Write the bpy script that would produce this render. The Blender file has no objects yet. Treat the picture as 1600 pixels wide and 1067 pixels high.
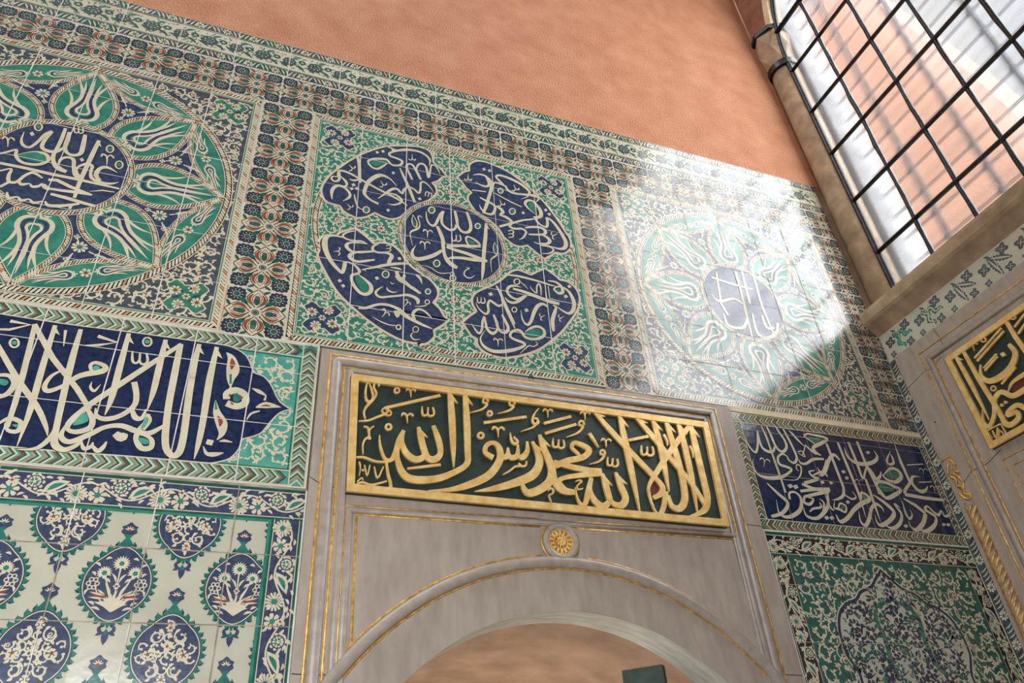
import bpy, math, random
from mathutils import Matrix, Vector
C = bpy.context.scene.collection
PI = math.pi
# ------------------------------------------------------------------ camera
cam = bpy.data.cameras.new('camera'); camo = bpy.data.objects.new('camera', cam); C.objects.link(camo)
cam.sensor_width = 36; cam.lens = 1162.548 / 1600 * 36; cam.clip_start = .05; cam.clip_end = 200
Rr = ((0.93492633, -0.34823315, -0.06816469), (0.14999789, 0.56194096, -0.81346357), (0.32157952, 0.7503039600, 0.57760764))
m = Matrix(((Rr[0][0], -Rr[1][0], -Rr[2][0], -0.12145505), (Rr[0][1], -Rr[1][1], -Rr[2][1], -2.61039026), (Rr[0][2], -Rr[1][2], -Rr[2][2], 1.55000588), (0, 0, 0, 1)))
camo.matrix_world = m
bpy.context.scene.camera = camo
# ------------------------------------------------------------------ sky, daylight, exposure
SKY, SKY_FAR = 7.6, .62
w = bpy.data.worlds.new('sky'); bpy.context.scene.world = w; w.use_nodes = True
nt = w.node_tree; bg = nt.nodes['Background']
tc = nt.nodes.new('ShaderNodeTexCoord'); nz = nt.nodes.new('ShaderNodeTexNoise'); nz.inputs['Scale'].default_value = 3.0; nz.inputs['Detail'].default_value = 4
geo = nt.nodes.new('ShaderNodeSeparateXYZ'); mr = nt.nodes.new('ShaderNodeMapRange'); mr.interpolation_type = 'SMOOTHSTEP'
mr.inputs['From Min'].default_value = .17; mr.inputs['From Max'].default_value = -.22; mr.inputs['To Min'].default_value = SKY_FAR; mr.inputs['To Max'].default_value = SKY
cr = nt.nodes.new('ShaderNodeValToRGB'); cr.color_ramp.elements[0].position = .4; cr.color_ramp.elements[0].color = (.76, .87, 1, 1)
cr.color_ramp.elements[1].position = .62; cr.color_ramp.elements[1].color = (1, .95, .93, 1)
nt.links.new(tc.outputs['Generated'], nz.inputs['Vector']); nt.links.new(nz.outputs['Fac'], cr.inputs['Fac']); nt.links.new(cr.outputs['Color'], bg.inputs['Color'])
nt.links.new(tc.outputs['Generated'], geo.inputs[0]); nt.links.new(geo.outputs['Y'], mr.inputs['Value']); nt.links.new(mr.outputs['Result'], bg.inputs['Strength'])   # sky set brighter behind the camera for fill and glare, dimmer ahead
def area(name, loc, size, rot, power=None, portal=False, col=(1, 1, 1)):
    l = bpy.data.lights.new(name, 'AREA'); l.shape = 'RECTANGLE'; l.size, l.size_y = size
    if power: l.energy = power; l.color = col
    l.cycles.is_portal = portal
    o = bpy.data.objects.new(name, l); C.objects.link(o); o.location = loc; o.rotation_euler = rot
    return o
# daylight through the tall window in the right wall, plus unseen back and ceiling openings added as fill
area('window_daylight', (3.72, -1.35, 5.7), (3.1, 2.5), (0, PI / 2, 0), portal=True)
area('back_fill_portal', (-2.0, -4.42, 1.45), (3.2, 2.5), (PI / 2, 0, 0), portal=True)
area('ceiling_fill_portal', (-1.6, -1.25, 9.4), (5.4, 1.6), (0, 0, 0), portal=True)
vs = bpy.context.scene.view_settings
vs.view_transform = 'Standard'; vs.look = 'None'; vs.gamma = 1; vs.use_curve_mapping = False; vs.exposure = 0.6
bpy.context.scene.cycles.max_bounces = 8
bpy.context.scene.cycles.diffuse_bounces = 4
bpy.context.scene.cycles.transparent_max_bounces = 12
area('passage_fill', (1.35, 1.5, .7), (.8, .8), (PI, 0, 0), power=15, col=(1, .93, .85))  # added light with no visible source, brightens the vault
# ------------------------------------------------------------------ materials
def lin(c): return tuple((v / 255 / 12.92) if v / 255 <= .04045 else ((v / 255 + .055) / 1.055) ** 2.4 for v in c) + (1,)
def mat(name, col, col2=None, rough=.5, scale=12, ior=1.5, bump=0, bscale=60, metal=0, tile=False, detail=3, stretch=None, coat=0, wave=0, lo=.3, hi=.7):
    M = bpy.data.materials.new(name); M.use_nodes = True; t = M.node_tree; b = t.nodes['Principled BSDF']
    b.inputs['Roughness'].default_value = rough; b.inputs['IOR'].default_value = ior; b.inputs['Metallic'].default_value = metal
    if coat: b.inputs['Coat Weight'].default_value = coat; b.inputs['Coat Roughness'].default_value = .08; b.inputs['Coat IOR'].default_value = 1.7
    g = t.nodes.new('ShaderNodeNewGeometry')
    src = g.outputs['Position']
    if stretch:
        mp = t.nodes.new('ShaderNodeMapping'); mp.inputs['Scale'].default_value = stretch; t.links.new(src, mp.inputs['Vector']); srcn = mp.outputs['Vector']
    else: srcn = src
    n = t.nodes.new('ShaderNodeTexNoise'); n.inputs['Scale'].default_value = scale; n.inputs['Detail'].default_value = detail
    t.links.new(srcn, n.inputs['Vector'])
    r = t.nodes.new('ShaderNodeValToRGB'); r.color_ramp.elements[0].position = lo; r.color_ramp.elements[1].position = hi
    r.color_ramp.elements[0].color = lin(col); r.color_ramp.elements[1].color = lin(col2 or tuple(min(255, v * 1.12) for v in col))
    t.links.new(n.outputs['Fac'], r.inputs['Fac']); t.links.new(r.outputs['Color'], b.inputs['Base Color'])
    nrm = None
    if bump:
        n2 = t.nodes.new('ShaderNodeTexNoise'); n2.inputs['Scale'].default_value = bscale; n2.inputs['Detail'].default_value = 2; t.links.new(src, n2.inputs['Vector'])
        bp = t.nodes.new('ShaderNodeBump'); bp.inputs['Strength'].default_value = 1; bp.inputs['Distance'].default_value = bump
        t.links.new(n2.outputs['Fac'], bp.inputs['Height']); nrm = bp.outputs['Normal']
    if tile:   # each tile is set a little out of true
        sn = t.nodes.new('ShaderNodeVectorMath'); sn.operation = 'SNAP'; sn.inputs[1].default_value = (.245, 50, .244); t.links.new(src, sn.inputs[0])
        wn = t.nodes.new('ShaderNodeTexWhiteNoise'); wn.noise_dimensions = '3D'; t.links.new(sn.outputs[0], wn.inputs['Vector'])
        sb = t.nodes.new('ShaderNodeVectorMath'); sb.operation = 'SUBTRACT'; sb.inputs[1].default_value = (.5, .5, .5); t.links.new(wn.outputs['Color'], sb.inputs[0])
        sc = t.nodes.new('ShaderNodeVectorMath'); sc.operation = 'SCALE'; sc.inputs['Scale'].default_value = .06; t.links.new(sb.outputs[0], sc.inputs[0])
        ad = t.nodes.new('ShaderNodeVectorMath'); ad.operation = 'ADD'; t.links.new(sc.outputs[0], ad.inputs[0]); t.links.new(nrm or g.outputs['Normal'], ad.inputs[1])
        no = t.nodes.new('ShaderNodeVectorMath'); no.operation = 'NORMALIZE'; t.links.new(ad.outputs[0], no.inputs[0]); nrm = no.outputs[0]
    if nrm: t.links.new(nrm, b.inputs['Normal'])
    return M
def glaze(name, a, b=None, scale=22, **k): return mat(name, a, b, rough=.17, scale=scale, ior=1.75, bump=.0005, bscale=38, tile=True, **k)
M = dict(
    cream=glaze('cream_glaze', (202, 194, 164), (218, 208, 180)),
    navy=glaze('navy_glaze', (40, 52, 80), (64, 78, 104), scale=45),
    deep=glaze('deep_blue_glaze', (20, 32, 62), (38, 54, 86), scale=40),
    slate=glaze('slate_blue_glaze', (60, 68, 76), (84, 94, 98), scale=30),
    teal=glaze('turquoise_green_glaze', (40, 112, 94), (68, 140, 118), scale=18),
    green=glaze('green_glaze', (44, 108, 86), (70, 136, 108), scale=24),
    dgreen=glaze('dark_green_glaze', (28, 80, 68), (44, 104, 90), scale=24),
    aqua=glaze('aqua_glaze', (66, 146, 130), (98, 172, 152), scale=18),
    red=glaze('brick_red_glaze', (128, 58, 40), (158, 84, 60)),
    dred=glaze('dark_red_glaze', (84, 30, 36), (104, 44, 44)),
    indigo=glaze('dark_slate_glaze', (36, 46, 62), (56, 66, 80), scale=40),
    maroon=glaze('maroon_line_glaze', (70, 38, 32), (92, 50, 40)),
    oval=glaze('grey_blue_glaze', (50, 60, 86), (72, 82, 104), scale=40),
    pine=glaze('sea_green_glaze', (32, 98, 88), (54, 124, 108), scale=24),
    ink=glaze('outline_glaze', (30, 30, 36), (44, 42, 44)),
    tan=glaze('tan_glaze', (176, 132, 96), (190, 150, 114)),
    pale=glaze('greyish_white_glaze', (182, 180, 158), (198, 194, 172), scale=6),
    grout=mat('grout', (226, 222, 210), (190, 184, 168), rough=.8, scale=14),
    groutd=mat('dirty_grout', (120, 104, 88), (180, 165, 145), rough=.8, scale=14),
    salmon=mat('salmon_plaster', (198, 130, 92), (218, 154, 116), rough=.92, scale=5, bump=.022, bscale=90, detail=9),
    plaster=mat('ochre_plaster', (150, 122, 98), (182, 152, 126), rough=.9, scale=5, bump=.004, bscale=60),
    marble=mat('grey_marble', (156, 141, 127), (175, 161, 146), rough=.45, scale=26, detail=9, stretch=(1, 1, .3), bump=.0012, bscale=70),
    marbled=mat('grey_marble_moulding', (152, 139, 126), (174, 161, 147), rough=.34, scale=24, detail=6, bump=.0006, bscale=40),
    palestone=mat('pale_marble_reveal', (176, 176, 160), (214, 212, 196), rough=.5, scale=10, detail=6, stretch=(1, 4, 1)),
    gold=mat('gold_leaf', (224, 170, 88), (254, 222, 148), rough=.36, scale=26, metal=.28, bump=.0012, bscale=90, detail=3, lo=.2, hi=.75),
    gilt=mat('worn_gilding', (168, 116, 46), (244, 194, 98), rough=.36, scale=38, metal=.35, bump=.001, bscale=90),
    board=mat('dark_green_board', (22, 38, 32), (34, 52, 42), rough=.55, scale=30, bump=.001, bscale=90),
    redpaint=mat('dark_red_paint', (96, 34, 24), (112, 46, 32), rough=.6),
    iron=mat('black_iron', (8, 9, 8), (22, 23, 22), rough=.42, scale=30, bump=.003, bscale=45),
    stone=mat('brown_limestone', (146, 120, 92), (186, 160, 128), rough=.8, scale=10, detail=8, bump=.003, bscale=70),
    redstone=mat('reddish_stone', (128, 76, 54), (156, 102, 76), rough=.85, scale=9, detail=6, bump=.003, bscale=40),
    creamstone=mat('cream_stone', (214, 196, 156), (232, 218, 184), rough=.7, scale=8, detail=5, bump=.001),
    whitewash=mat('white_limewash', (120, 108, 94), (138, 126, 110), rough=.9, scale=3),
    peach=mat('peach_facade', (134, 92, 68), (150, 108, 82), rough=.9, scale=1.2, detail=5),
    greystone=mat('grey_window_reveal', (122, 121, 122), (146, 144, 144), rough=.9, scale=3),
    dark=mat('near_black', (10, 9, 9), (16, 14, 13), rough=.9),
    doorgreen=mat('dark_green_door_paint', (50, 66, 56), (74, 92, 76), rough=.6, scale=14),
    floor=mat('grey_stone_floor', (120, 112, 100), (140, 132, 118), rough=.6, scale=4),
)
def glass():
    G = bpy.data.materials.new('ribbed_glass'); G.use_nodes = True; t = G.node_tree; t.nodes.remove(t.nodes['Principled BSDF']); out = t.nodes['Material Output']
    tr = t.nodes.new('ShaderNodeBsdfTransparent'); tr.inputs['Color'].default_value = (.93, .95, .95, 1)
    rf = t.nodes.new('ShaderNodeBsdfRefraction'); rf.inputs['IOR'].default_value = 1.12; rf.inputs['Roughness'].default_value = .45; rf.inputs['Color'].default_value = (.95, .95, .95, 1)
    tl = t.nodes.new('ShaderNodeBsdfTranslucent'); tl.inputs['Color'].default_value = (.8, .82, .86, 1)
    gl = t.nodes.new('ShaderNodeBsdfGlossy'); gl.inputs['Roughness'].default_value = .1; gl.inputs['Color'].default_value = (.9, .9, .9, 1)
    g = t.nodes.new('ShaderNodeNewGeometry'); wv = t.nodes.new('ShaderNodeTexWave'); wv.bands_direction = 'Z'; wv.inputs['Scale'].default_value = 26; wv.inputs['Distortion'].default_value = .3
    t.links.new(g.outputs['Position'], wv.inputs['Vector'])
    bp = t.nodes.new('ShaderNodeBump'); bp.inputs['Distance'].default_value = .004; t.links.new(wv.outputs['Fac'], bp.inputs['Height'])
    for s in (rf, gl): t.links.new(bp.outputs['Normal'], s.inputs['Normal'])
    def mix(f, a, b):
        m_ = t.nodes.new('ShaderNodeMixShader'); m_.inputs[0].default_value = f; t.links.new(a.outputs[0], m_.inputs[1]); t.links.new(b.outputs[0], m_.inputs[2]); return m_
    m1 = mix(.68, tr, rf); m2 = mix(.05, m1, tl); m3 = mix(.05, m2, gl)
    t.links.new(m3.outputs[0], out.inputs[0]); return G
M['glass'] = glass()
# ------------------------------------------------------------------ objects
def tag(o, label=None, cat=None, group=None, kind=None):
    if label: o['label'] = label
    if cat: o['category'] = cat
    if group: o['group'] = group
    if kind: o['kind'] = kind
    return o
def empty(name, loc, label=None, cat=None, group=None, kind=None):
    o = bpy.data.objects.new(name, None); C.objects.link(o); o.location = loc; o.empty_display_size = .1
    return tag(o, label, cat, group, kind)
def link(name, me, parent=None):
    o = bpy.data.objects.new(name, me); C.objects.link(o)
    if parent is not None:
        o.parent = parent
        if parent.parent is None: o.matrix_parent_inverse = Matrix.Translation(-parent.location)
    return o
class Solid:
    def __init__(s): s.v = []; s.f = []; s.m = []; s.mats = []; s.sm = []
    def mi(s, m_):
        if m_ not in s.mats: s.mats.append(m_)
        return s.mats.index(m_)
    def faces(s, vs_, fs, m_, smooth=False):
        b = len(s.v); s.v += [tuple(q) for q in vs_]; i = s.mi(m_)
        for f in fs: s.f.append(tuple(b + k for k in f)); s.m.append(i); s.sm.append(smooth)
    def box(s, a, b, m_):
        x0, y0, z0 = a; x1, y1, z1 = b
        vs_ = [(x, y, z) for x in (x0, x1) for y in (y0, y1) for z in (z0, z1)]
        s.faces(vs_, [(0, 1, 3, 2), (4, 6, 7, 5), (0, 4, 5, 1), (2, 3, 7, 6), (0, 2, 6, 4), (1, 5, 7, 3)], m_)
    def tube(s, pts, r, m_, n=10, closed=False, smooth=True):
        pts = [Vector(p) for p in pts]; L = len(pts); vs_ = []; up = None
        for i, p in enumerate(pts):
            if closed: d = pts[(i + 1) % L] - pts[i - 1]
            else: d = pts[min(i + 1, L - 1)] - pts[max(i - 1, 0)]
            d.normalize()
            if up is None: up = d.orthogonal().normalized()
            up = (up - d * up.dot(d)).normalized(); sd = d.cross(up); rr = r[i] if isinstance(r, (list, tuple)) else r
            for k in range(n):
                a = 2 * PI * k / n; vs_.append(p + up * math.cos(a) * rr + sd * math.sin(a) * rr)
        fs = [(i * n + k, i * n + (k + 1) % n, ((i + 1) % L) * n + (k + 1) % n, ((i + 1) % L) * n + k) for i in range(L if closed else L - 1) for k in range(n)]
        if not closed: fs += [tuple(range(n))[::-1], tuple((L - 1) * n + k for k in range(n))]
        s.faces(vs_, fs, m_, smooth)
    def ball(s, c, r, m_, n=10, k=6):
        vs_ = []; fs = []
        for j in range(k + 1):
            a = PI * j / k
            for i in range(n): b = 2 * PI * i / n; vs_.append((c[0] + r * math.sin(a) * math.cos(b), c[1] + r * math.sin(a) * math.sin(b), c[2] + r * math.cos(a)))
        for j in range(k):
            for i in range(n): fs.append((j * n + i, j * n + (i + 1) % n, (j + 1) * n + (i + 1) % n, (j + 1) * n + i))
        s.faces(vs_, fs, m_, True)
    def build(s, name, parent=None):
        me = bpy.data.meshes.new(name); me.from_pydata(s.v, [], s.f)
        for m_ in s.mats: me.materials.append(M[m_])
        me.polygons.foreach_set('material_index', s.m); me.polygons.foreach_set('use_smooth', s.sm); me.update()
        return link(name, me, parent)
LH = .00035      # thickness of one painted layer under the glaze
def front(y=0.0): return lambda u, v, h: (u, y - h, v)
def right(x): return lambda u, v, h: (x - h, u, v)
def sarea(p): return sum(p[i][0] * p[(i + 1) % len(p)][1] - p[(i + 1) % len(p)][0] * p[i][1] for i in range(len(p))) / 2
def smooth(pts, n=5, closed=False):
    out = []; L = len(pts)
    if L < 3: return list(pts)
    rng = range(L if closed else L - 1)
    for i in rng:
        if closed: a, b, c, d = pts[i - 1], pts[i], pts[(i + 1) % L], pts[(i + 2) % L]
        else: a, b, c, d = pts[max(i - 1, 0)], pts[i], pts[i + 1], pts[min(i + 2, L - 1)]
        for k in range(n):
            t = k / n
            out.append(tuple(.5 * (2 * b[j] + (c[j] - a[j]) * t + (2 * a[j] - 5 * b[j] + 4 * c[j] - d[j]) * t * t + (3 * b[j] - a[j] - 3 * c[j] + d[j]) * t ** 3) for j in range(len(b))))
    if not closed: out.append(tuple(pts[-1]))
    return out
class Pad(Solid):
    """flat decoration drawn on a wall plane, layer upon layer"""
    def __init__(s, place=None, lift=0.0):
        super().__init__(); s.place = place or front(); s.lift = lift; s.flip = s.place(0, 0, 1)[0] != 0
    def poly(s, pts, m_, L=1):
        if (sarea(pts) < 0) != s.flip: pts = pts[::-1]
        s.n_ = getattr(s, 'n_', 0) + 1; h = s.lift + L * LH + (s.n_ % 9) * 1.1e-5; b = len(s.v)
        s.v += [s.place(p[0], p[1], h) for p in pts]; s.f.append(tuple(range(b, b + len(pts)))); s.m.append(s.mi(m_)); s.sm.append(False)
    def rect(s, x0, z0, x1, z1, m_, L=1): s.poly([(x0, z0), (x1, z0), (x1, z1), (x0, z1)], m_, L)
    def sides(s, pts):
        out = []
        for i, p in enumerate(pts):
            a = pts[max(i - 1, 0)]; b = pts[min(i + 1, len(pts) - 1)]; dx, dz = b[0] - a[0], b[1] - a[1]; l = math.hypot(dx, dz) or 1e-9
            w_ = p[2] / 2; out.append(((p[0] - dz / l * w_, p[1] + dx / l * w_), (p[0] + dz / l * w_, p[1] - dx / l * w_)))
        return out
    def ribbon(s, pts, m_, L=1, sm=4, relief=None):
        p = smooth(pts, sm) if sm > 1 and len(pts) > 2 else [tuple(q) for q in pts]
        sd = s.sides(p); s.n_ = getattr(s, 'n_', 0) + 1; h = s.lift + L * LH + (s.n_ % 9) * 1.1e-5; b = len(s.v); i = s.mi(m_)
        for k, (a, c) in enumerate(sd): q = h + 4e-5 * k / len(sd); s.v.append(s.place(a[0], a[1], q)); s.v.append(s.place(c[0], c[1], q))
        n = len(sd)
        for k in range(n - 1):
            f = (b + 2 * k, b + 2 * k + 1, b + 2 * k + 3, b + 2 * k + 2)
            s.f.append(f[::-1] if s.flip else f); s.m.append(i); s.sm.append(False)
        if relief:
            b2 = len(s.v)
            for a, c in sd: s.v.append(s.place(a[0], a[1], h - relief)); s.v.append(s.place(c[0], c[1], h - relief))
            for k in range(n - 1):
                for o in (0, 1): s.f.append((b + 2 * k + o, b + 2 * k + 2 + o, b2 + 2 * k + 2 + o, b2 + 2 * k + o)); s.m.append(i); s.sm.append(False)
            for k in (0, n - 1): s.f.append((b + 2 * k, b + 2 * k + 1, b2 + 2 * k + 1, b2 + 2 * k)); s.m.append(i); s.sm.append(False)
    def line(s, a, b, w_, m_, L=1): s.ribbon([(a[0], a[1], w_), (b[0], b[1], w_)], m_, L, 1)
    def disc(s, c, r, m_, L=1, n=16, rz=None): s.poly([(c[0] + r * math.cos(2 * PI * i / n), c[1] + (rz or r) * math.sin(2 * PI * i / n)) for i in range(n)], m_, L)
    def ring(s, c, r, w_, m_, L=1, n=32):
        s.ribbon([(c[0] + r * math.cos(2 * PI * i / n), c[1] + r * math.sin(2 * PI * i / n), w_) for i in range(n + 1)], m_, L, 1)
    def leaf(s, a, b, w_, m_, L=1, bend=0):
        dx, dz = b[0] - a[0], b[1] - a[1]; l = math.hypot(dx, dz) or 1e-9; nx, nz_ = -dz / l, dx / l
        up = []; dn = []
        for t, k in ((0, 0), (.25, .8), (.5, 1), (.75, .7), (1, 0)):
            bx = a[0] + dx * t + nx * bend * math.sin(PI * t); bz = a[1] + dz * t + nz_ * bend * math.sin(PI * t)
            up.append((bx + nx * w_ / 2 * k, bz + nz_ * w_ / 2 * k)); dn.append((bx - nx * w_ / 2 * k, bz - nz_ * w_ / 2 * k))
        s.poly(up + dn[1:-1][::-1], m_, L)
    def flower(s, c, r, n, m_, core=None, L=2, rot=0, corer=.35, ink=None):
        if ink: s.disc(c, r * 1.12, ink, L - .5, 14)
        for k in range(n):
            a = rot + 2 * PI * k / n; ca, sa = math.cos(a), math.sin(a); wd = 2.2 * r / n
            pts = [(.15 * r, 0), (.6 * r, wd * .7), (.9 * r, wd * .8), (r, 0), (.9 * r, -wd * .8), (.6 * r, -wd * .7)]
            s.poly([(c[0] + x * ca - z * sa, c[1] + x * sa + z * ca) for x, z in pts], m_, L + (.25 if k % 2 else 0))
        if core: s.disc(c, r * corer, core, L + .6, 10)
    def rope(s, pts, w_, L=2, a='cream', b='ink', side='tan', closed=False):
        """twisted cord border"""
        P = list(pts) + ([pts[0]] if closed else [])
        s.ribbon([(q[0], q[1], w_) for q in P], b, L, 1)
        seg = []; tot = 0
        for i in range(len(P) - 1): l = math.hypot(P[i + 1][0] - P[i][0], P[i + 1][1] - P[i][1]); seg.append((tot, l)); tot += l
        st = w_ * .66; n = max(1, int(tot / st)); st = tot / n; i = 0
        for k in range(n):
            t = (k + .5) * st
            while i < len(seg) - 1 and seg[i][0] + seg[i][1] < t: i += 1
            f = (t - seg[i][0]) / (seg[i][1] or 1); x = P[i][0] + (P[i + 1][0] - P[i][0]) * f; z = P[i][1] + (P[i + 1][1] - P[i][1]) * f
            ln = seg[i][1] or 1; dx, dz = (P[i + 1][0] - P[i][0]) / ln, (P[i + 1][1] - P[i][1]) / ln
            q = [(-.62, -.46), (-.16, -.46), (.20, -.1), (.62, .46), (.16, .46), (-.20, .1)]
            s.poly([(x + (u * dx - v * dz) * w_ * .8, z + (u * dz + v * dx) * w_) for u, v in q], a if k % 5 else side, L + 1)
        for sgn in (-1, 1):
            sd = s.sides([(q[0], q[1], w_ * 1.22) for q in P]); e = [(d[0] if sgn > 0 else d[1]) for d in sd]
            s.ribbon([(q[0], q[1], w_ * .16) for q in e], a, L + .5, 1)
    def chevrons(s, a, b, w_, step=.034, L=2, cols=('cream', 'aqua', 'tan', 'dgreen'), ground='aqua'):
        dx, dz = b[0] - a[0], b[1] - a[1]; l = math.hypot(dx, dz); dx /= l; dz /= l; n = int(l / step); step = l / n; q = len(cols)
        h = w_ / 2
        tr = lambda u, v: (a[0] + u * dx - v * dz, a[1] + u * dz + v * dx)
        s.poly([tr(0, -h), tr(l, -h), tr(l, h), tr(0, h)], ground, L)
        for k in range(n):
            u = k * step; t = step / q
            for j, cc in enumerate(cols):
                x = u + j * t; tip = h * .9
                x0 = max(0, min(x, l - tip - t)); hh = h * .9
                s.poly([tr(x0, -hh), tr(x0 + t * .92, -hh), tr(x0 + tip + t * .92, 0), tr(x0 + t * .92, hh), tr(x0, hh), tr(x0 + tip, 0)], 'red' if cc == 'tan' and k % 3 == 1 else cc, L + 1)
        for v in (-h, h): s.line(tr(0, v), tr(l, v), .004, 'cream', L + 2)
    def scroll(s, c, r, rnd, m_='cream', L=2, wd=.0055, flower=None, core='red'):
        """one arabesque curl with half palmettes"""
        a0 = rnd.random() * 2 * PI; sg = rnd.choice((-1, 1)); pts = []
        for k in range(9):
            t = k / 8; a = a0 + sg * t * 4.6; q = r * (1 - .62 * t); pts.append((c[0] + q * math.cos(a), c[1] + q * math.sin(a), wd * (1.25 - .5 * t)))
        s.ribbon(pts, m_, L, 2)
        e = pts[-1]
        if flower: s.flower((c[0], c[1]), r * .42, 7, flower, core, L + .3, rnd.random(), .3)
        else: s.disc((e[0], e[1]), wd * 1.0, m_, L, 7)
        for t in (.12, .45, .75):
            k = int(t * 8); x, z, _ = pts[k]; a = a0 + sg * t * 4.6; q = r * rnd.uniform(.42, .6); o = a + sg * .9
            s.leaf((x, z), (x + q * math.cos(o), z + q * math.sin(o)), q * .5, m_, L + .2, bend=-sg * q * .18)
            s.leaf((x, z), (x + q * .7 * math.cos(o + sg * 1.0), z + q * .7 * math.sin(o + sg * 1.0)), q * .32, m_, L + .2, bend=sg * q * .12)
        return pts
    def arabesque(s, x0, z0, x1, z1, cell, seed=1, m_='cream', L=2, wd=.0055, inside=None, fl=.12, flm='cream', core='red', k_=.52):
        rnd = random.Random(seed); nx = max(1, round((x1 - x0) / cell)); nz2 = max(1, round((z1 - z0) / cell)); cx, cz = (x1 - x0) / nx, (z1 - z0) / nz2
        for i in range(nx):
            for j in range(nz2):
                x = x0 + (i + .5 + rnd.uniform(-.08, .08)) * cx; z = z0 + (j + .5 + rnd.uniform(-.08, .08)) * cz; r = min(cx, cz) * k_
                r2 = min(r, x - x0, x1 - x, z - z0, z1 - z)
                if inside and not all(inside(x + r * .9 * math.cos(a), z + r * .9 * math.sin(a)) for a in (0, 1.05, 2.1, 3.14, 4.2, 5.24)): continue
                s.scroll((x, z), r2 * .96, rnd, m_, L, wd, flm if rnd.random() < fl else None, core)
                if inside is None and i < nx - 1 and j < nz2 - 1:
                    px, pz = x0 + (i + 1) * cx, z0 + (j + 1) * cz
                    for q in range(3):
                        a = rnd.random() * 6.28; s.leaf((px, pz), (px + cell * .2 * math.cos(a), pz + cell * .2 * math.sin(a)), cell * .1, m_, L, cell * .03)
def fill(p, x0, z0, x1, z1, cell, seed, m_='cream', L=2, inside=None, size=.17):
    rnd = random.Random(seed); nx, nz2 = int((x1 - x0) / cell), int((z1 - z0) / cell)
    for i in range(nx):
        for j in range(nz2):
            x = x0 + (i + rnd.uniform(.15, .85)) * cell; z = z0 + (j + rnd.uniform(.15, .85)) * cell
            if inside and not inside(x, z): continue
            a = rnd.random() * 6.28; q = cell * rnd.uniform(.5, .8); sg = rnd.choice((-1, 1))
            p.leaf((x, z), (x + q * math.cos(a), z + q * math.sin(a)), q * .36, m_, L, sg * q * .2)
            p.leaf((x, z), (x + q * .7 * math.cos(a + sg * 1.9), z + q * .7 * math.sin(a + sg * 1.9)), q * .3, m_, L + .1, -sg * q * .15)
def dec(name, pad, m_, L=1, relief=None, grow=0, dx=0, dz=0, kinds=None):
    for ln in DATA[name].split('\n'):
        t = ln.split(); k = t[0]; pts = []
        for q in t[1:]:
            v = [int(a) / 2000 for a in q.split(',')]; pts.append((v[0] + dx, v[1] + dz, (v[2] if len(v) > 2 else 0) + grow))
        if k in ('s', 'sb'): pad.ribbon(pts, m_, L, 4, relief)
        elif k == 'l': pad.ribbon(pts, m_, L, 1, relief)
        elif k == 'p': pad.poly([q[:2] for q in smooth(pts, 4, True)], m_, L)
        elif k == 'P': (pad.poly([q[:2] for q in pts], m_, L) if not relief else slab(pad, [q[:2] for q in pts], m_, L, relief))
        if k == 'sb' :
            p, q = pts[0], pts[1]; l = math.hypot(q[0] - p[0], q[1] - p[1]); d = ((q[0] - p[0]) / l, (q[1] - p[1]) / l); w_ = max(p[2], q[2]); sg = -1 if d[1] < 0 else 1
            n = (sg * d[1], -sg * d[0]) if not pad.flip else (-sg * d[1], sg * d[0])
            if not pad.flip: n = (abs(n[0]), n[1] if n[0] > 0 else -n[1])
            tri = [(p[0], p[1]), (p[0] + d[0] * w_ * 2 + n[0] * w_ * 1.15, p[1] + d[1] * w_ * 2 + n[1] * w_ * 1.15), (p[0] + d[0] * w_ * 1.5 + n[0] * w_ * .2, p[1] + d[1] * w_ * 1.5 + n[1] * w_ * .2)]
            if relief: slab(pad, tri, m_, L, relief)
            else: pad.poly(tri, m_, L)
def slab(pad, pts, m_, L, relief):
    pad.poly(pts, m_, L); h = pad.lift + L * LH; n = len(pts); b = len(pad.v)
    pad.v += [pad.place(p[0], p[1], h) for p in pts] + [pad.place(p[0], p[1], h - relief) for p in pts]
    for i in range(n): pad.f.append((b + i, b + (i + 1) % n, b + n + (i + 1) % n, b + n + i)); pad.m.append(pad.mi(m_)); pad.sm.append(False)
def outline(name):
    pts = []; cu = []
    for q in DATA['out_' + name].split():
        c = q.endswith('*'); a, b = q.rstrip('*').split(','); pts.append((int(a) / 2000, int(b) / 2000)); cu.append(c)
    i0 = cu.index(True); pts = pts[i0:] + pts[:i0]; cu = cu[i0:] + cu[:i0]; pts.append(pts[0]); cu.append(True)
    out = []; seg = [pts[0]]
    for p, c in zip(pts[1:], cu[1:]):
        seg.append(p)
        if c: out += smooth(seg, 3)[:-1]; seg = [p]
    return out
def tiles(pad, xs, zs, m_='grout', L=9, w_=.0035):
    rnd = random.Random(int(xs[0] * 991))
    for x in xs[1:-1]: pad.line((x, zs[0]), (x, zs[-1]), 1.15 * w_ * rnd.uniform(.6, 1.3), m_, L)
    for z in zs[1:-1]: pad.line((xs[0], z), (xs[-1], z), w_ * rnd.uniform(.5, 1.1), m_, L)
def slabbox(name, x0, z0, x1, z1, m_, parent, y0=0.0, y1=.012):
    s = Solid(); s.box((x0, y0, z0), (x1, y1, z1), m_); return s.build(name, parent)
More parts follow.
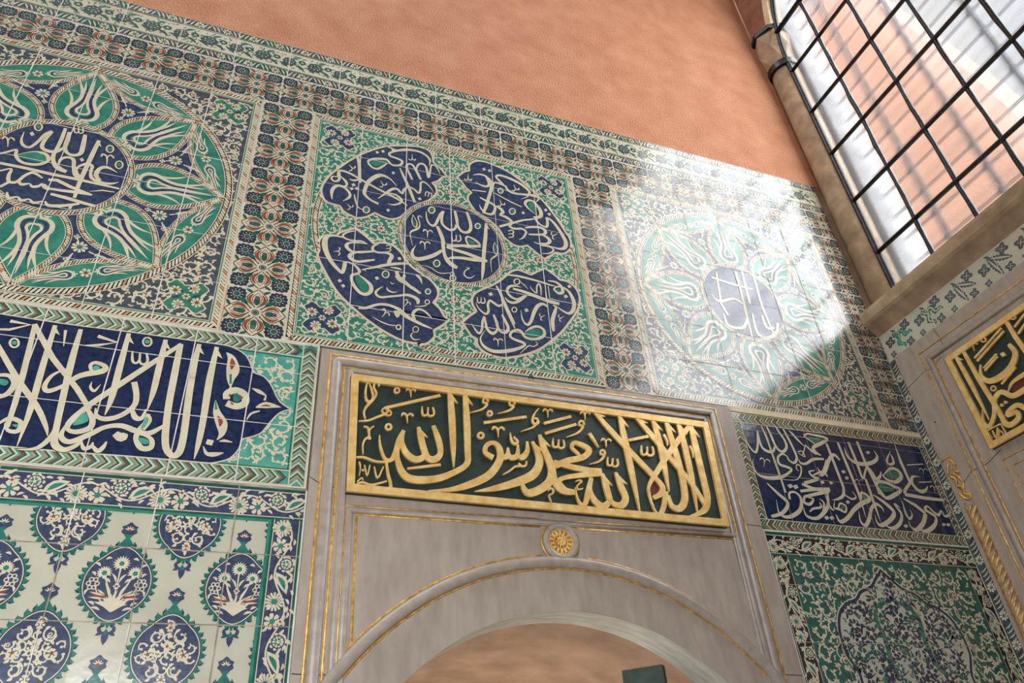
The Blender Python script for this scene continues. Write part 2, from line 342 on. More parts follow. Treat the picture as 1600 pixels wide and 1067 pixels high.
DATA = {
'sign': '''s 651,6401,11 638,6315,17 644,6232,19 672,6206,22 701,6248,20 681,6337,14 655,6397,8
s 745,6362,14 737,6399,14 713,6396,16 702,6347,16 725,6290,18 698,6225,19 661,6175,22 634,6112,16 647,6048,11
l 912,6348,16 911,6339,16 906,6331,16 900,6325,16 892,6322,16 885,6323,16 878,6327,16 874,6334,16 872,6342,16 873,6351,16 877,6360,16 884,6366,16 891,6369,16 899,6368,16 906,6364,16 910,6357,16 912,6348,16
s 969,6351,9 976,6372,14 996,6369,12 1007,6347,11 1009,6299,4
s 1007,6345,5 1015,6368,9 1028,6378,12 1044,6370,13 1049,6358,5
s 596,6022,7 673,6037,16 742,6078,19 799,6112,19 824,6146,15 795,6164,14 775,6139,14 799,6112,17 838,6103,14 850,6134,14 817,6160,14
l 795,6165,25 1257,6352,27
s 638,5979,12 670,5972,16 680,5930,13 687,5960,13 716,5989,12
s 679,5952,15 682,5895,19 655,5871,17 639,5820,14 644,5741,8
p 670,5891 692,5896 700,5876 681,5867
l 854,6003,18 852,5993,18 848,5984,18 841,5978,18 833,5975,18 824,5976,18 817,5981,18 812,5988,18 810,5997,18 812,6007,18 816,6015,18 823,6021,18 831,6024,18 840,6024,18 847,6019,18 852,6012,18 854,6003,18
s 935,6112,10 944,6136,17 968,6133,14 980,6107,13 983,6052,5
s 980,6105,6 990,6131,11 1005,6142,14 1024,6134,15 1030,6120,6
s 1103,6226,9 1103,6182,16 1110,6148,17 1135,6146,17 1151,6174,14 1152,6223,14
s 1151,6174,11 1159,6147,16 1183,6146,18 1202,6166,16 1201,6200,16 1192,6229,12
s 763,5919,8 773,5822,20 811,5723,26 861,5717,35 895,5794,40 918,5896,40 955,5984,30
s 955,5984,22 940,5884,38 976,5790,51 1045,5742,56 1106,5762,48 1136,5822,27
sb 1073,6031,25 1092,5946,50 1119,5834,52 1149,5767,54 1207,5759,57 1253,5821,44 1238,5934,50 1196,6059,31
sb 1339,6405,36 1352,6219,56 1359,5920,48 1359,5706,8
sb 1475,6410,37 1482,6160,56 1480,5861,51 1466,5745,47 1350,5656,49 1206,5591,58 1040,5571,62 958,5609,57 912,5713,42 910,5810,29 946,5913,14
l 989,5656,18 1253,5718,23
s 1679,6351,18 1672,6383,19 1643,6378,17 1635,6340,17 1669,6329,20 1620,6268,18 1511,6221,6
s 1921,6359,19 1915,6394,19 1885,6389,17 1876,6351,17 1911,6340,20 1861,6289,19 1760,6247,6
l 1708,6241,18 1706,6233,18 1701,6225,18 1694,6219,18 1686,6216,18 1679,6217,18 1672,6221,18 1668,6228,18 1667,6236,18 1669,6244,18 1674,6252,18 1681,6258,18 1689,6261,18 1696,6260,18 1703,6256,18 1707,6250,18 1708,6241,18
l 1631,6142,24 2022,6251,25
s 1703,6086,12 1715,6111,19 1741,6107,15 1753,6080,14 1752,6021,6
s 1753,6078,7 1766,6106,12 1785,6118,15 1805,6108,16 1810,6093,7
l 1622,6021,19 1620,6011,19 1614,6002,19 1606,5996,19 1597,5993,19 1588,5994,19 1580,5998,19 1576,6006,19 1574,6015,19 1577,6025,19 1582,6034,19 1590,6041,19 1599,6044,19 1608,6043,19 1616,6039,19 1621,6031,19 1622,6021,19
s 1696,5828,48 1629,5871,40 1649,5939,38 1718,5963,38 1757,5908,55 1747,5804,60 1646,5665,64 1480,5569,57 1321,5513,34 1152,5491,5
s 1757,5908,23 1783,5837,43 1825,5871,41 1829,5934,15
s 1826,5886,20 1854,5845,49 1908,5873,41 1921,5972,15
s 1912,5888,21 1945,5855,50 2001,5921,41 2006,6012,18
s 1986,5830,12 1975,5788,17 1939,5778,17 1916,5801,15 1920,5776,17 1881,5768,17 1829,5723,17 1770,5685,8
s 1861,6078,8 1867,6003,22 1897,5976,25 1921,6002,22 1887,6043,15
sb 2056,6018,24 2102,5887,59 2091,5797,68 2016,5698,75 1840,5611,64 1680,5555,44 1526,5518,5
s 592,5708,15 650,5715,18 737,5692,18 837,5694,16
s 824,5693,18 839,5597,22 861,5520,24 862,5465,23
s 618,5675,12 630,5629,10 624,5562,7
p 648,5618 660,5608 650,5594 638,5606
s 659,5652,9 684,5568,11 699,5657,10
s 733,5647,9 761,5556,13 803,5654,12
s 599,5485,7 648,5510,15 721,5496,17 831,5537,13
s 612,5512,10 644,5545,10 653,5524,8
sb 2129,6092,28 2157,5957,60 2206,5798,68 2183,5679,70 2091,5591,68 1981,5546,64 1937,5598,39 1935,5676,9
s 2498,5896,9 2474,5947,28 2420,6003,34 2451,6053,38 2543,6029,53 2582,5993,53 2513,5921,52 2371,5875,54 2242,5813,53
l 2237,5845,45 2408,5816,51 2557,5801,55 2674,5808,52
s 2664,5782,40 2475,5751,45 2322,5714,38 2261,5672,44 2308,5597,61 2391,5591,44
s 2215,5813,53 2219,5682,64 2279,5602,67 2394,5587,38
s 2252,6073,10 2244,6028,17 2246,5994,18 2272,5990,18 2294,6017,15 2303,6067,14
s 2294,6017,12 2299,5989,17 2324,5987,19 2347,6006,17 2351,6041,17 2347,6071,12
l 2182,6208,25 2450,6312,26
l 2184,6111,25 2491,6239,26
s 2185,6328,10 2196,6350,16 2219,6347,13 2228,6324,12 2224,6273,5
s 2227,6322,6 2240,6346,10 2256,6356,13 2273,6348,14 2277,6336,6
s 2547,6351,10 2558,6374,16 2582,6371,13 2590,6347,12 2585,6295,5
s 2590,6345,6 2603,6370,10 2621,6380,13 2639,6372,14 2642,6359,6
s 2717,6102,10 2729,6124,16 2752,6120,13 2760,6098,12 2754,6048,5
s 2760,6096,6 2774,6119,10 2791,6129,13 2809,6121,14 2812,6109,6
s 2148,6355,8 2100,6293,16 2075,6226,19 2090,6193,22 2125,6204,22 2122,6245,16 2095,6245,16
s 2122,6213,22 2072,6155,18 1961,6102,6
s 2565,6242,19 2562,6278,19 2530,6273,18 2518,6236,18 2555,6225,21 2490,6152,19 2380,6099,6
s 2732,5976,19 2728,6010,19 2699,6007,17 2688,5974,17 2723,5963,20 2661,5899,19 2569,5863,6
l 2609,6167,32 2649,6092,25 2677,6036,9
s 2754,5950,9 2744,5909,16 2743,5877,17 2768,5872,17 2790,5897,14 2802,5943,14
s 2790,5897,11 2793,5871,16 2816,5867,18 2840,5884,16 2847,5916,16 2845,5944,11
s 2403,5635,7 2410,5542,20 2439,5486,32 2478,5503,41 2518,5609,47 2566,5738,36
s 2566,5738,24 2535,5625,42 2570,5528,56 2639,5488,59 2701,5532,44
sb 2677,5787,28 2692,5684,57 2709,5554,54
sb 2808,5812,28 2838,5683,61 2863,5582,60 2816,5513,60 2748,5515,48 2707,5557,33
s 2414,5687,10 2441,5701,13 2470,5695,16 2424,5651,13 2427,5618,13 2474,5631,7
s 2155,5583,11 2179,5607,14 2202,5587,16 2188,5558,14 2157,5541,14 2173,5487,7
sb 2683,6402,27 2812,6241,53 2946,6080,55 3186,5808,54
s 3186,5808,41 3249,5722,54 3218,5651,50 3137,5607,37
s 3687,6384,43 3546,6234,52 3365,6031,50 3220,5857,48 3121,5725,31 3102,5633,25 3128,5489,18 3175,5466,37 3226,5540,46 3262,5648,41 3292,5658,35
sb 2945,6400,37 2955,6145,62 2968,5801,56 2979,5465,9
l 2993,6142,26 3204,6208,27
s 3114,6104,11 3104,6055,19 3106,6018,20 3135,6016,20 3162,6046,16 3173,6101,16
s 3162,6046,14 3166,6017,19 3196,6015,22 3224,6037,19 3229,6075,19 3225,6108,14
sb 3112,6401,31 3252,6214,58 3394,6010,53 3559,5782,49 3654,5588,42
sb 3287,6404,38 3314,6172,64 3311,5898,52 3308,5682,10
sb 3429,6406,39 3456,6140,65 3475,5852,62 3457,5635,64 3384,5532,62 3307,5547,50 3288,5642,38
sb 3559,6402,39 3574,6203,62 3574,5846,56 3554,5505,9
sb 3696,6398,43 3695,6184,66 3697,5874,64 3692,5656,62 3621,5529,54 3430,5452,8
s 3375,6249,24 3396,6190,20 3391,6135,8
s 3630,6163,24 3649,6109,20 3639,6042,8''',
'signred': '''p 3191,5770 3227,5712 3195,5656 3124,5647 3148,5715''',
'hook': '''s 2108,6696,8 2121,6733,10 2135,6742,10 2156,6697,8''',
'p2c': '''s 1169,8580,8 1174,8482,18 1199,8418,23 1239,8398,28 1269,8433,29 1293,8507,31 1321,8587,28 1352,8635,25
s 1352,8635,24 1333,8554,28 1333,8464,30 1366,8415,30 1419,8389,34 1467,8420,27 1485,8479,28
s 1473,8673,29 1491,8563,35 1499,8474,28 1534,8407,31 1582,8398,33 1624,8431,35 1641,8504,35 1627,8601,35 1602,8696,28
s 1282,8405,34 1317,8309,43 1339,8227,42 1342,8125,38 1356,8027,39 1390,7960,52 1435,7921,54 1479,7899,41
s 1063,8083,6 1032,8004,25 1036,7939,42 1077,7916,47 1134,7934,46 1236,7997,44 1327,8087,33
l 1378,8160,42 1528,8203,38 1650,8226,39 1733,8250,36
s 1737,8257,16 1695,8308,31 1634,8342,23 1593,8340,22 1582,8300,22 1597,8251,22 1617,8226,16
l 1374,8142,23 1460,8129,38 1592,8112,43 1692,8085,46 1796,8064,34
l 1792,8059,26 1657,8047,45 1523,8039,37 1431,8020,33 1391,7998,18
sb 1811,8592,29 1794,8401,41 1771,8218,41 1754,8041,38 1741,7903,33 1724,7784,4
s 1434,8336,9 1433,8288,16 1439,8252,17 1462,8252,17 1478,8284,14 1479,8338,14
s 1478,8284,12 1485,8256,16 1507,8257,18 1525,8281,16 1524,8318,16 1517,8349,12
s 1139,8292,11 1149,8320,18 1172,8315,15 1182,8285,14 1180,8220,6
s 1182,8283,7 1194,8313,11 1210,8327,15 1228,8316,16 1232,8300,7
s 1108,8120,12 1117,8150,19 1142,8148,15 1154,8119,14 1156,8052,6
s 1154,8116,7 1164,8149,12 1181,8164,16 1201,8156,17 1206,8139,7
l 1259,8625,17 1256,8607,17 1249,8591,17 1239,8578,17 1226,8571,17 1214,8571,17 1204,8578,17 1197,8590,17 1194,8606,17 1197,8623,17 1204,8640,17 1214,8652,17 1227,8660,17 1239,8660,17 1250,8653,17 1257,8641,17 1259,8625,17
l 1745,8534,16 1742,8520,16 1735,8506,16 1726,8495,16 1715,8490,16 1704,8490,16 1695,8495,16 1690,8505,16 1688,8519,16 1691,8534,16 1698,8547,16 1707,8558,16 1718,8564,16 1729,8564,16 1738,8558,16 1743,8548,16 1745,8534,16
l 1304,7914,16 1302,7898,16 1295,7883,16 1284,7872,16 1272,7865,16 1260,7866,16 1249,7872,16 1243,7884,16 1240,7899,16 1243,7915,16 1250,7930,16 1260,7942,16 1273,7948,16 1285,7948,16 1295,7941,16 1302,7930,16 1304,7914,16
l 1460,7764,14 1457,7750,14 1451,7737,14 1441,7727,14 1430,7722,14 1420,7722,14 1411,7727,14 1405,7737,14 1403,7751,14 1405,7765,14 1412,7778,14 1421,7788,15 1432,7793,14 1443,7793,14 1452,7787,14 1458,7777,14 1460,7764,14
s 1033,8494,6 1023,8404,12 1042,8339,14 1068,8337,15 1075,8392,12 1051,8456,8 1033,8494,5
s 1125,8477,8 1100,8497,14 1085,8466,15 1100,8408,14 1100,8346,17 1068,8302,26 1023,8264,21 1008,8217,12 1033,8072,4
s 1890,8345,6 1871,8261,13 1888,8186,14 1913,8201,13 1914,8272,11 1890,8345,5
s 1908,8174,17 1864,8128,19 1834,8078,12 1836,7926,4
s 1121,7849,3 1209,7838,10 1298,7790,11 1400,7815,10
l 1445,7813,9 1444,7803,9 1439,7794,9 1433,7788,9 1425,7784,9 1418,7784,9 1412,7788,9 1408,7795,9 1407,7804,9 1408,7814,9 1413,7823,9 1419,7829,9 1427,7833,9 1434,7833,9 1440,7829,9 1444,7822,9 1445,7813,9
s 1568,7922,6 1606,7927,10 1557,7878,13 1548,7827,16 1580,7797,16 1620,7807,12 1655,7845,4''',
'p2c_g': '''p 1606,8311 1647,8304 1683,8269 1624,8254
P 1245,8621 1243,8608 1236,8597 1226,8591 1217,8592 1210,8599 1208,8610 1210,8622 1217,8633 1227,8639 1236,8639 1243,8632
P 1733,8531 1731,8520 1724,8511 1716,8506 1707,8507 1701,8512 1700,8522 1702,8533 1709,8542 1717,8547 1726,8547 1732,8541
P 1292,7911 1289,7900 1282,7890 1272,7885 1262,7886 1256,7892 1253,7902 1256,7913 1263,7923 1272,7928 1282,7927 1289,7921
P 1448,7761 1446,7751 1439,7742 1431,7738 1423,7738 1417,7744 1415,7753 1417,7763 1423,7772 1432,7777 1440,7776 1446,7770
p 1036,8434 1058,8387 1061,8344 1043,8339 1032,8380
p 1890,8283 1905,8234 1901,8198 1885,8194 1878,8236''',
'tl': '''s 692,9441,8 852,9393,29
s 797,9380,30 851,9397,30 962,9449,37 1082,9464,31 1167,9432,29 1213,9365,26 1202,9275,5
s 888,9136,13 927,9031,28 976,8902,32 1011,8799,35 1051,8676,28
s 1022,9003,24 991,9081,26 959,9169,28 975,9224,23 1020,9229,25 1062,9154,30 1113,9030,28
s 1062,9163,15 1083,9250,24 1132,9282,29 1174,9230,27 1196,9088,28 1216,9214,20 1230,9295,22 1273,9293,19 1308,9234,14 1323,9177,3
s 864,8820,19 918,8766,19 963,8870,19 1030,8872,23 1092,8824,27 1110,8896,23 1113,8984,23 1153,9004,21 1215,8948,13 1250,8874,3
s 1219,8786,7 1227,8825,12 1228,8856,13 1212,8862,13 1197,8840,11 1189,8797,11
s 1197,8840,9 1196,8865,12 1181,8870,14 1165,8855,12 1161,8825,12 1162,8798,9
P 1081,8745 1106,8767 1123,8740 1098,8719
s 1054,9336,9 1047,9311,15 1029,9311,12 1019,9335,11 1017,9391,5
s 1019,9337,6 1012,9310,9 1000,9297,12 985,9303,13 981,9316,5
s 972,9441,20 854,9394,28 773,9326,26 788,9285,26 857,9273,30 911,9247,28 893,9186,28 825,9153,24 784,9174,24 749,9217,28 688,9211,32 602,9177,29 555,9122,22 594,9057,24 654,9046,29 712,9106,24 757,9170,10
s 437,9165,29 456,9117,35 471,9025,35 481,8877,34 490,8786,26
s 272,8800,26 273,8884,25 316,8903,28 394,8886,26 473,8846,28 539,8815,28 671,8754,26 803,8702,26 903,8654,23 976,8607,12
P 625,9298 648,9321 665,9294 642,9272
P 684,9334 708,9357 725,9330 701,9307
P 801,9041 824,9063 841,9037 818,9015
s 425,9015,10 431,8993,15 415,8975,12 395,8981,11 367,9014,5
s 394,8983,6 401,8958,9 396,8938,12 381,8928,13 371,8932,6
s 280,8870,23 284,8769,27 246,8729,24 210,8756,20 226,8796,16 266,8798,11
s 296,8819,9 350,8762,30 361,8711,23 330,8678,15
s 380,8685,7 330,8687,18 280,8681,30 240,8636,37 226,8569,32 235,8479,10
s 281,8676,15 350,8666,27 401,8596,27 389,8538,25 340,8484,6
s 379,8809,5 425,8800,26 477,8829,18
s 684,8546,33 601,8580,26 544,8640,35 544,8713,38 577,8834,45 652,8934,49 716,8966,40 797,8933,19 862,8851,5
s 679,8621,9 751,8716,26 814,8794,33 866,8813,28 920,8764,24 933,8828,21 972,8872,21
s 763,8727,15 855,8725,23 915,8670,28 897,8618,25 839,8578,21 781,8575,6
s 443,8609,8 458,8532,19 488,8444,13 539,8419,10
l 598,8438,16 596,8422,16 591,8406,16 581,8394,16 570,8388,16 559,8388,16 549,8394,16 542,8406,16 539,8421,16 540,8437,16 546,8453,16 555,8465,16 566,8471,16 578,8471,16 588,8465,16 595,8453,16 598,8438,16
P 406,8739 431,8763 450,8734 425,8710
P 393,8679 415,8700 432,8674 410,8653
P 442,8699 465,8720 482,8694 459,8673
P 763,8488 786,8509 803,8483 780,8463
s 751,8867,9 754,8844,15 735,8830,12 717,8841,11 695,8882,5
s 716,8843,6 719,8817,9 712,8798,12 695,8791,13 687,8798,6
s 434,8457,8 439,8438,13 425,8424,10 408,8429,10 383,8458,4
s 407,8430,5 412,8410,8 408,8393,10 395,8384,11 386,8388,5''',
'tl_g': '''p 565,9110 623,9169 722,9200 750,9177 685,9107 620,9080
P 585,8433 583,8421 577,8410 568,8405 558,8405 551,8411 548,8422 550,8434 556,8444 565,8450 575,8450 582,8443''',
'tr': '''s 1719,9188,7 1773,9161,21 1831,9151,26 1874,9190,33 1870,9265,37 1840,9322,32 1766,9325,23 1696,9289,7
s 1869,9305,26 1911,9227,40 1897,9131,38 1859,8981,37 1823,8844,37 1786,8733,22
s 1748,8851,7 1770,8790,22 1818,8742,28 1883,8747,32 1916,8804,32 1926,8874,30 1892,8908,31 1821,8935,27 1760,8961,17
s 1920,9159,7 1940,9246,25 2001,9253,30 2067,9230,18
l 2068,9227,16 2003,9297,32 1965,9341,27
s 1965,9341,25 1986,9379,30 2055,9388,34 2175,9362,38 2279,9312,40 2353,9237,36 2337,9186,22
s 2068,9245,23 2094,9180,34 2167,9149,32 2298,9169,32 2415,9189,36 2460,9162,27 2421,9088,7
s 2336,9153,18 2241,9080,5
l 1931,9082,12 2025,9041,17 2133,8994,19 2239,8961,16
s 1927,8884,17 1984,8862,39 2013,8813,39 1974,8761,20 2042,8754,30 2111,8701,32
s 2402,8891,7 2325,8952,19 2285,9019,33 2313,9078,35 2375,9094,30 2424,9040,39 2462,8962,46 2452,8876,44 2367,8832,35
P 1807,9429 1836,9455 1853,9425 1824,9400
P 1871,9427 1900,9453 1917,9423 1888,9398
P 2227,8874 2257,8897 2273,8869 2244,8846
P 2504,8998 2534,9023 2550,8993 2520,8969
P 2540,8944 2571,8968 2587,8939 2556,8915
s 1678,9227,10 1669,9199,16 1648,9200,13 1638,9226,12 1639,9287,5
s 1638,9229,6 1629,9199,10 1614,9184,13 1598,9191,14 1594,9206,6
s 2228,9257,11 2225,9229,17 2201,9218,14 2185,9236,13 2171,9289,5
s 2184,9238,6 2180,9207,11 2168,9188,14 2148,9185,15 2141,9196,6
s 2042,8964,10 2038,8937,16 2016,8928,13 2000,8945,12 1986,8995,5
s 1999,8947,6 1996,8918,10 1984,8899,13 1965,8897,14 1958,8907,6
l 2034,9149,18 2031,9133,17 2024,9118,17 2014,9107,18 2002,9101,17 1992,9100,17 1983,9106,17 1977,9117,17 1976,9131,17 1979,9146,18 1986,9161,18 1996,9172,18 2007,9179,18 2018,9179,18 2027,9174,18 2033,9163,18 2034,9149,18
l 2158,8869,17 2154,8851,17 2145,8834,17 2133,8821,17 2120,8814,17 2107,8813,17 2096,8820,17 2090,8833,17 2088,8849,17 2092,8867,17 2101,8884,17 2113,8897,17 2126,8905,17 2139,8905,17 2150,8899,17 2156,8886,17 2158,8869,17
l 1674,9050,15 1835,9072,15
s 1969,8759,17 2048,8744,34 2103,8697,34 2076,8624,30 2132,8604,28 2214,8625,28 2259,8590,27 2223,8506,21 2168,8453,5
l 1958,8587,28 2109,8680,30 2232,8757,25 2364,8811,21
s 2374,8841,26 2406,8782,29 2447,8744,22 2507,8733,29 2528,8797,33 2528,8880,33
s 2528,8880,18 2573,8858,30 2627,8790,38 2682,8676,43 2718,8562,50 2693,8476,42 2633,8445,29 2566,8448,18 2493,8457,13 2382,8456,17 2336,8473,8
s 2253,8649,20 2330,8683,32 2436,8704,34 2487,8670,43 2472,8619,31 2395,8589,27 2286,8565,20
s 2433,8599,17 2498,8579,34 2527,8531,42 2488,8482,28 2413,8471,15
s 2417,8438,17 2514,8444,18 2558,8410,22 2504,8350,16 2421,8325,7
s 2047,8455,8 2079,8467,14 2104,8483,15 2108,8510,15 2090,8519,12 2054,8506,12
s 2090,8519,10 2110,8535,14 2113,8561,16 2101,8575,14 2076,8564,14 2054,8547,10
s 2586,8579,10 2566,8576,16 2567,8604,13 2586,8631,12 2632,8665,5
s 2588,8632,6 2566,8628,10 2555,8640,13 2561,8665,14 2572,8679,6''',
'tr_g': '''p 2334,9059 2373,9065 2399,9023 2408,8912 2355,8951 2317,8999
P 2022,9145 2019,9133 2012,9123 2003,9117 1995,9118 1990,9124 1988,9134 1991,9146 1998,9157 2006,9162 2014,9162 2020,9155
P 2144,8865 2140,8853 2132,8842 2121,8835 2111,8836 2104,8842 2102,8853 2106,8866 2114,8877 2125,8883 2135,8883 2142,8876''',
'bl': '''s 451,7993,4 372,8010,17 277,8010,27 221,7978,45 211,7883,54 235,7787,48 289,7683,40 351,7610,34 388,7580,30 401,7633,37 408,7712,37
s 408,7718,13 443,7717,17 497,7695,22 540,7643,31 531,7606,24 480,7575,29 478,7514,30 510,7443,34 565,7385,35 617,7381,36 655,7427,39 650,7493,37 598,7549,23 531,7595,9
s 483,8125,10 415,8092,18 366,8037,22 403,7998,19 481,7996,20 546,8007,20 600,7986,7
s 600,7986,7 517,7981,18 435,7959,25 407,7914,36 434,7873,35 476,7855,25 553,7873,30 659,7908,21
s 704,8013,13 657,7974,24 654,7925,26 702,7905,22 781,7920,27 834,7897,38 814,7828,38 808,7778,35
s 500,7847,11 460,7827,34 445,7788,41 482,7752,34 529,7748,30 587,7770,30 675,7808,18
sb 557,7657,5 650,7701,23 767,7761,32 888,7810,32 995,7838,24
s 828,7751,12 901,7753,24 935,7741,4
s 884,7721,35 903,7651,41 965,7603,40 1014,7560,36 1045,7544,38 1106,7504,27 1109,7514,14
P 886,7882 912,7903 930,7876 904,7855
P 683,7593 708,7613 726,7586 701,7566
P 353,7486 377,7505 395,7480 371,7461
P 388,7434 411,7453 428,7428 406,7410
l 814,7661,15 812,7646,15 805,7631,15 796,7620,15 784,7614,15 772,7614,15 762,7621,15 755,7632,15 752,7647,15 754,7663,15 760,7678,15 770,7689,15 782,7695,15 794,7694,15 804,7688,15 811,7676,15 814,7661,15
s 335,7874,9 351,7869,14 348,7843,11 331,7827,10 294,7815,4
s 330,7826,5 347,7820,9 354,7806,11 347,7785,12 338,7777,5
s 776,7931,6 800,7940,11 818,7953,12 820,7974,12 804,7982,9 777,7972,9
s 804,7982,8 819,7995,11 820,8015,13 808,8026,11 790,8018,11 774,8005,8
s 884,7664,37 915,7617,41 976,7588,38 1043,7545,27 1108,7515,8
s 962,7690,28 951,7640,30 970,7598,20
s 1073,7716,28 1110,7677,28 1128,7618,6
s 765,7506,4 717,7457,20 700,7408,24 743,7375,25 825,7400,24 907,7427,24 984,7454,31 1050,7444,35 1090,7411,38 1086,7368,20
s 798,7505,4 808,7473,19 853,7456,17 900,7473,4
s 555,7213,23 623,7227,28 712,7282,27 792,7301,30 863,7292,30 922,7267,39 958,7227,46 1029,7184,38 1136,7140,29 1225,7113,10
s 899,7252,59 901,7208,52 900,7176,13
s 1064,7184,26 1046,7224,29 1052,7269,29 1093,7310,27 1147,7303,23 1195,7261,20 1227,7222,5
s 1057,7336,4 1129,7351,12 1172,7375,12
l 1199,7417,12 1197,7407,12 1192,7398,12 1186,7391,12 1178,7387,12 1170,7387,12 1163,7391,12 1159,7399,12 1157,7408,12 1159,7418,12 1163,7428,12 1170,7435,12 1178,7438,12 1186,7438,12 1192,7434,12 1197,7427,12 1199,7417,12
s 680,7139,4 758,7101,13 833,7081,13 891,7085,9
l 936,7076,13 935,7066,13 930,7057,13 924,7050,13 916,7047,13 908,7047,13 901,7051,13 896,7058,13 895,7068,13 896,7078,13 900,7087,13 907,7094,13 915,7097,13 923,7097,13 930,7093,13 934,7085,13 936,7076,13
s 1114,6979,3 1060,6962,15 1028,6998,15 1048,7041,5
l 1097,7082,9 1095,7070,9 1089,7059,9 1081,7050,9 1071,7046,9 1061,7046,9 1053,7052,9 1047,7061,9 1045,7072,9 1047,7085,9 1053,7096,9 1061,7104,9 1071,7108,9 1081,7108,9 1089,7103,9 1095,7094,9 1097,7082,9
l 1210,7544,14 1208,7531,14 1203,7520,14 1195,7512,14 1185,7507,14 1176,7508,14 1168,7513,14 1163,7521,14 1161,7533,14 1163,7545,14 1168,7556,14 1176,7565,14 1186,7569,14 1195,7569,14 1203,7564,14 1208,7555,14 1210,7544,14
s 764,7235,10 781,7249,16 794,7229,13 790,7200,12 765,7153,5
s 789,7198,6 807,7213,10 822,7212,13 830,7192,13 826,7177,6
s 968,7387,8 982,7399,13 992,7383,10 988,7359,10 967,7319,4
s 987,7357,5 1003,7370,8 1015,7369,11 1021,7352,11 1018,7340,5
s 832,7574,7 844,7554,11 868,7567,5''',
'bl_g': '''p 514,7584 568,7558 617,7508 634,7452 616,7403 581,7403 538,7460 509,7529
P 799,7658 797,7648 792,7640 783,7636 775,7636 769,7642 766,7650 768,7660 774,7668 782,7673 791,7672 797,7667
P 1200,7541 1198,7532 1193,7524 1185,7520 1178,7521 1173,7526 1171,7535 1173,7545 1178,7553 1185,7557 1193,7556 1198,7550''',
'br': '''s 2008,7935,20 2126,7944,28 2264,7935,26 2396,7919,24 2473,7906,19 2530,7907,5
s 2050,7766,27 2179,7749,38 2374,7701,46 2449,7685,43 2540,7679,34
s 2139,7804,6 2067,7808,26 2007,7777,29 1985,7714,28 2022,7658,28 2088,7640,28 2168,7698,27
s 1957,7636,9 1991,7593,28 2051,7590,31 2115,7634,30 2189,7710,20
l 1875,7763,19 1908,7689,32 1938,7592,32 1987,7445,36 2031,7325,31
s 1653,7507,4 1682,7436,14 1744,7389,25 1777,7432,26 1774,7502,26 1795,7561,25 1830,7546,29 1880,7515,29 1921,7537,22
P 1783,7647 1816,7670 1835,7640 1802,7617
P 2148,7526 2180,7548 2198,7518 2166,7497
l 2130,7875,14 2126,7860,14 2119,7846,14 2108,7836,14 2096,7830,14 2085,7831,14 2075,7836,14 2070,7847,14 2068,7861,14 2072,7875,14 2079,7889,14 2090,7900,14 2102,7905,14 2114,7905,14 2123,7899,14 2129,7889,14 2130,7875,14
l 2070,7507,13 2067,7495,13 2061,7484,13 2052,7476,13 2042,7472,13 2032,7472,13 2025,7477,13 2020,7485,13 2019,7496,13 2022,7508,13 2028,7519,13 2037,7528,13 2047,7532,13 2056,7532,13 2064,7527,13 2069,7518,13 2070,7507,13
s 2134,7876,8 2179,7840,12 2210,7797,4
s 1672,7580,8 1670,7542,13 1674,7514,14 1693,7514,14 1707,7538,11 1709,7580,11
s 1707,7538,9 1712,7516,13 1731,7516,15 1746,7534,13 1746,7563,13 1741,7587,9
l 1925,7606,32 1975,7459,32 2013,7351,29 2032,7271,10
s 1601,7247,5 1633,7186,18 1669,7147,23 1699,7199,23 1710,7291,25 1732,7356,21
s 1732,7356,18 1739,7289,25 1751,7216,29 1796,7172,36 1839,7200,25 1860,7245,24
s 1824,7397,21 1849,7318,30 1861,7249,29 1893,7205,29 1939,7211,32 1965,7265,31 1941,7344,30 1912,7415,21
s 2113,7511,4 2117,7418,15 2139,7360,22 2171,7345,29 2209,7397,32 2253,7516,39 2303,7606,38 2361,7639,33 2407,7612,23
s 2139,7246,21 2201,7311,26 2271,7344,30 2329,7320,32 2336,7261,32 2278,7204,31 2196,7181,30 2132,7192,30 2097,7245,33 2059,7261,30 1998,7226,27 1979,7171,26 2024,7142,29 2094,7125,32 2121,7100,25 2055,7048,32 1924,6992,41 1797,6970,39 1718,7002,35 1683,7057,21 1687,7116,13 1734,7197,4
s 2062,6989,4 2120,7056,11 2163,7097,14 2208,7096,11 2251,7132,11 2234,7158,10
s 1809,7091,10 1818,7115,16 1841,7112,13 1851,7088,12 1850,7033,5
s 1851,7086,6 1862,7112,10 1878,7124,13 1895,7116,14 1899,7102,6
s 2471,7650,20 2497,7622,24 2474,7552,38 2443,7459,42 2437,7371,37 2438,7317,22
s 2446,7960,14 2534,7961,27 2592,7908,35 2595,7841,38 2546,7818,34 2504,7859,24 2541,7901,19 2613,7904,24 2672,7858,32 2708,7740,44 2686,7629,43 2631,7576,31 2563,7599,21 2498,7646,6
s 2236,7841,5 2263,7793,15 2302,7767,18 2311,7845,17 2337,7897,17 2354,7855,19 2350,7747,8
l 2409,7892,11 2402,7724,11
l 2440,7891,11 2441,7733,11 2528,7718,5
P 2657,7940 2690,7963 2707,7934 2674,7911
P 2600,7797 2633,7818 2650,7790 2617,7768
s 2538,7461,8 2521,7459,13 2521,7481,11 2538,7501,10 2576,7526,4
s 2539,7502,5 2521,7500,8 2512,7509,11 2516,7529,12 2525,7539,5
s 2333,7436,8 2316,7434,13 2317,7456,11 2332,7476,10 2369,7500,4
s 2334,7477,5 2316,7475,8 2307,7484,11 2311,7503,12 2320,7513,5''',
'br_g': '''p 2132,7241 2200,7296 2275,7314 2324,7273 2266,7225 2172,7207
P 2569,7861 2565,7847 2557,7836 2547,7831 2538,7832 2532,7840 2531,7852 2535,7866 2543,7877 2553,7882 2562,7881 2568,7873''',
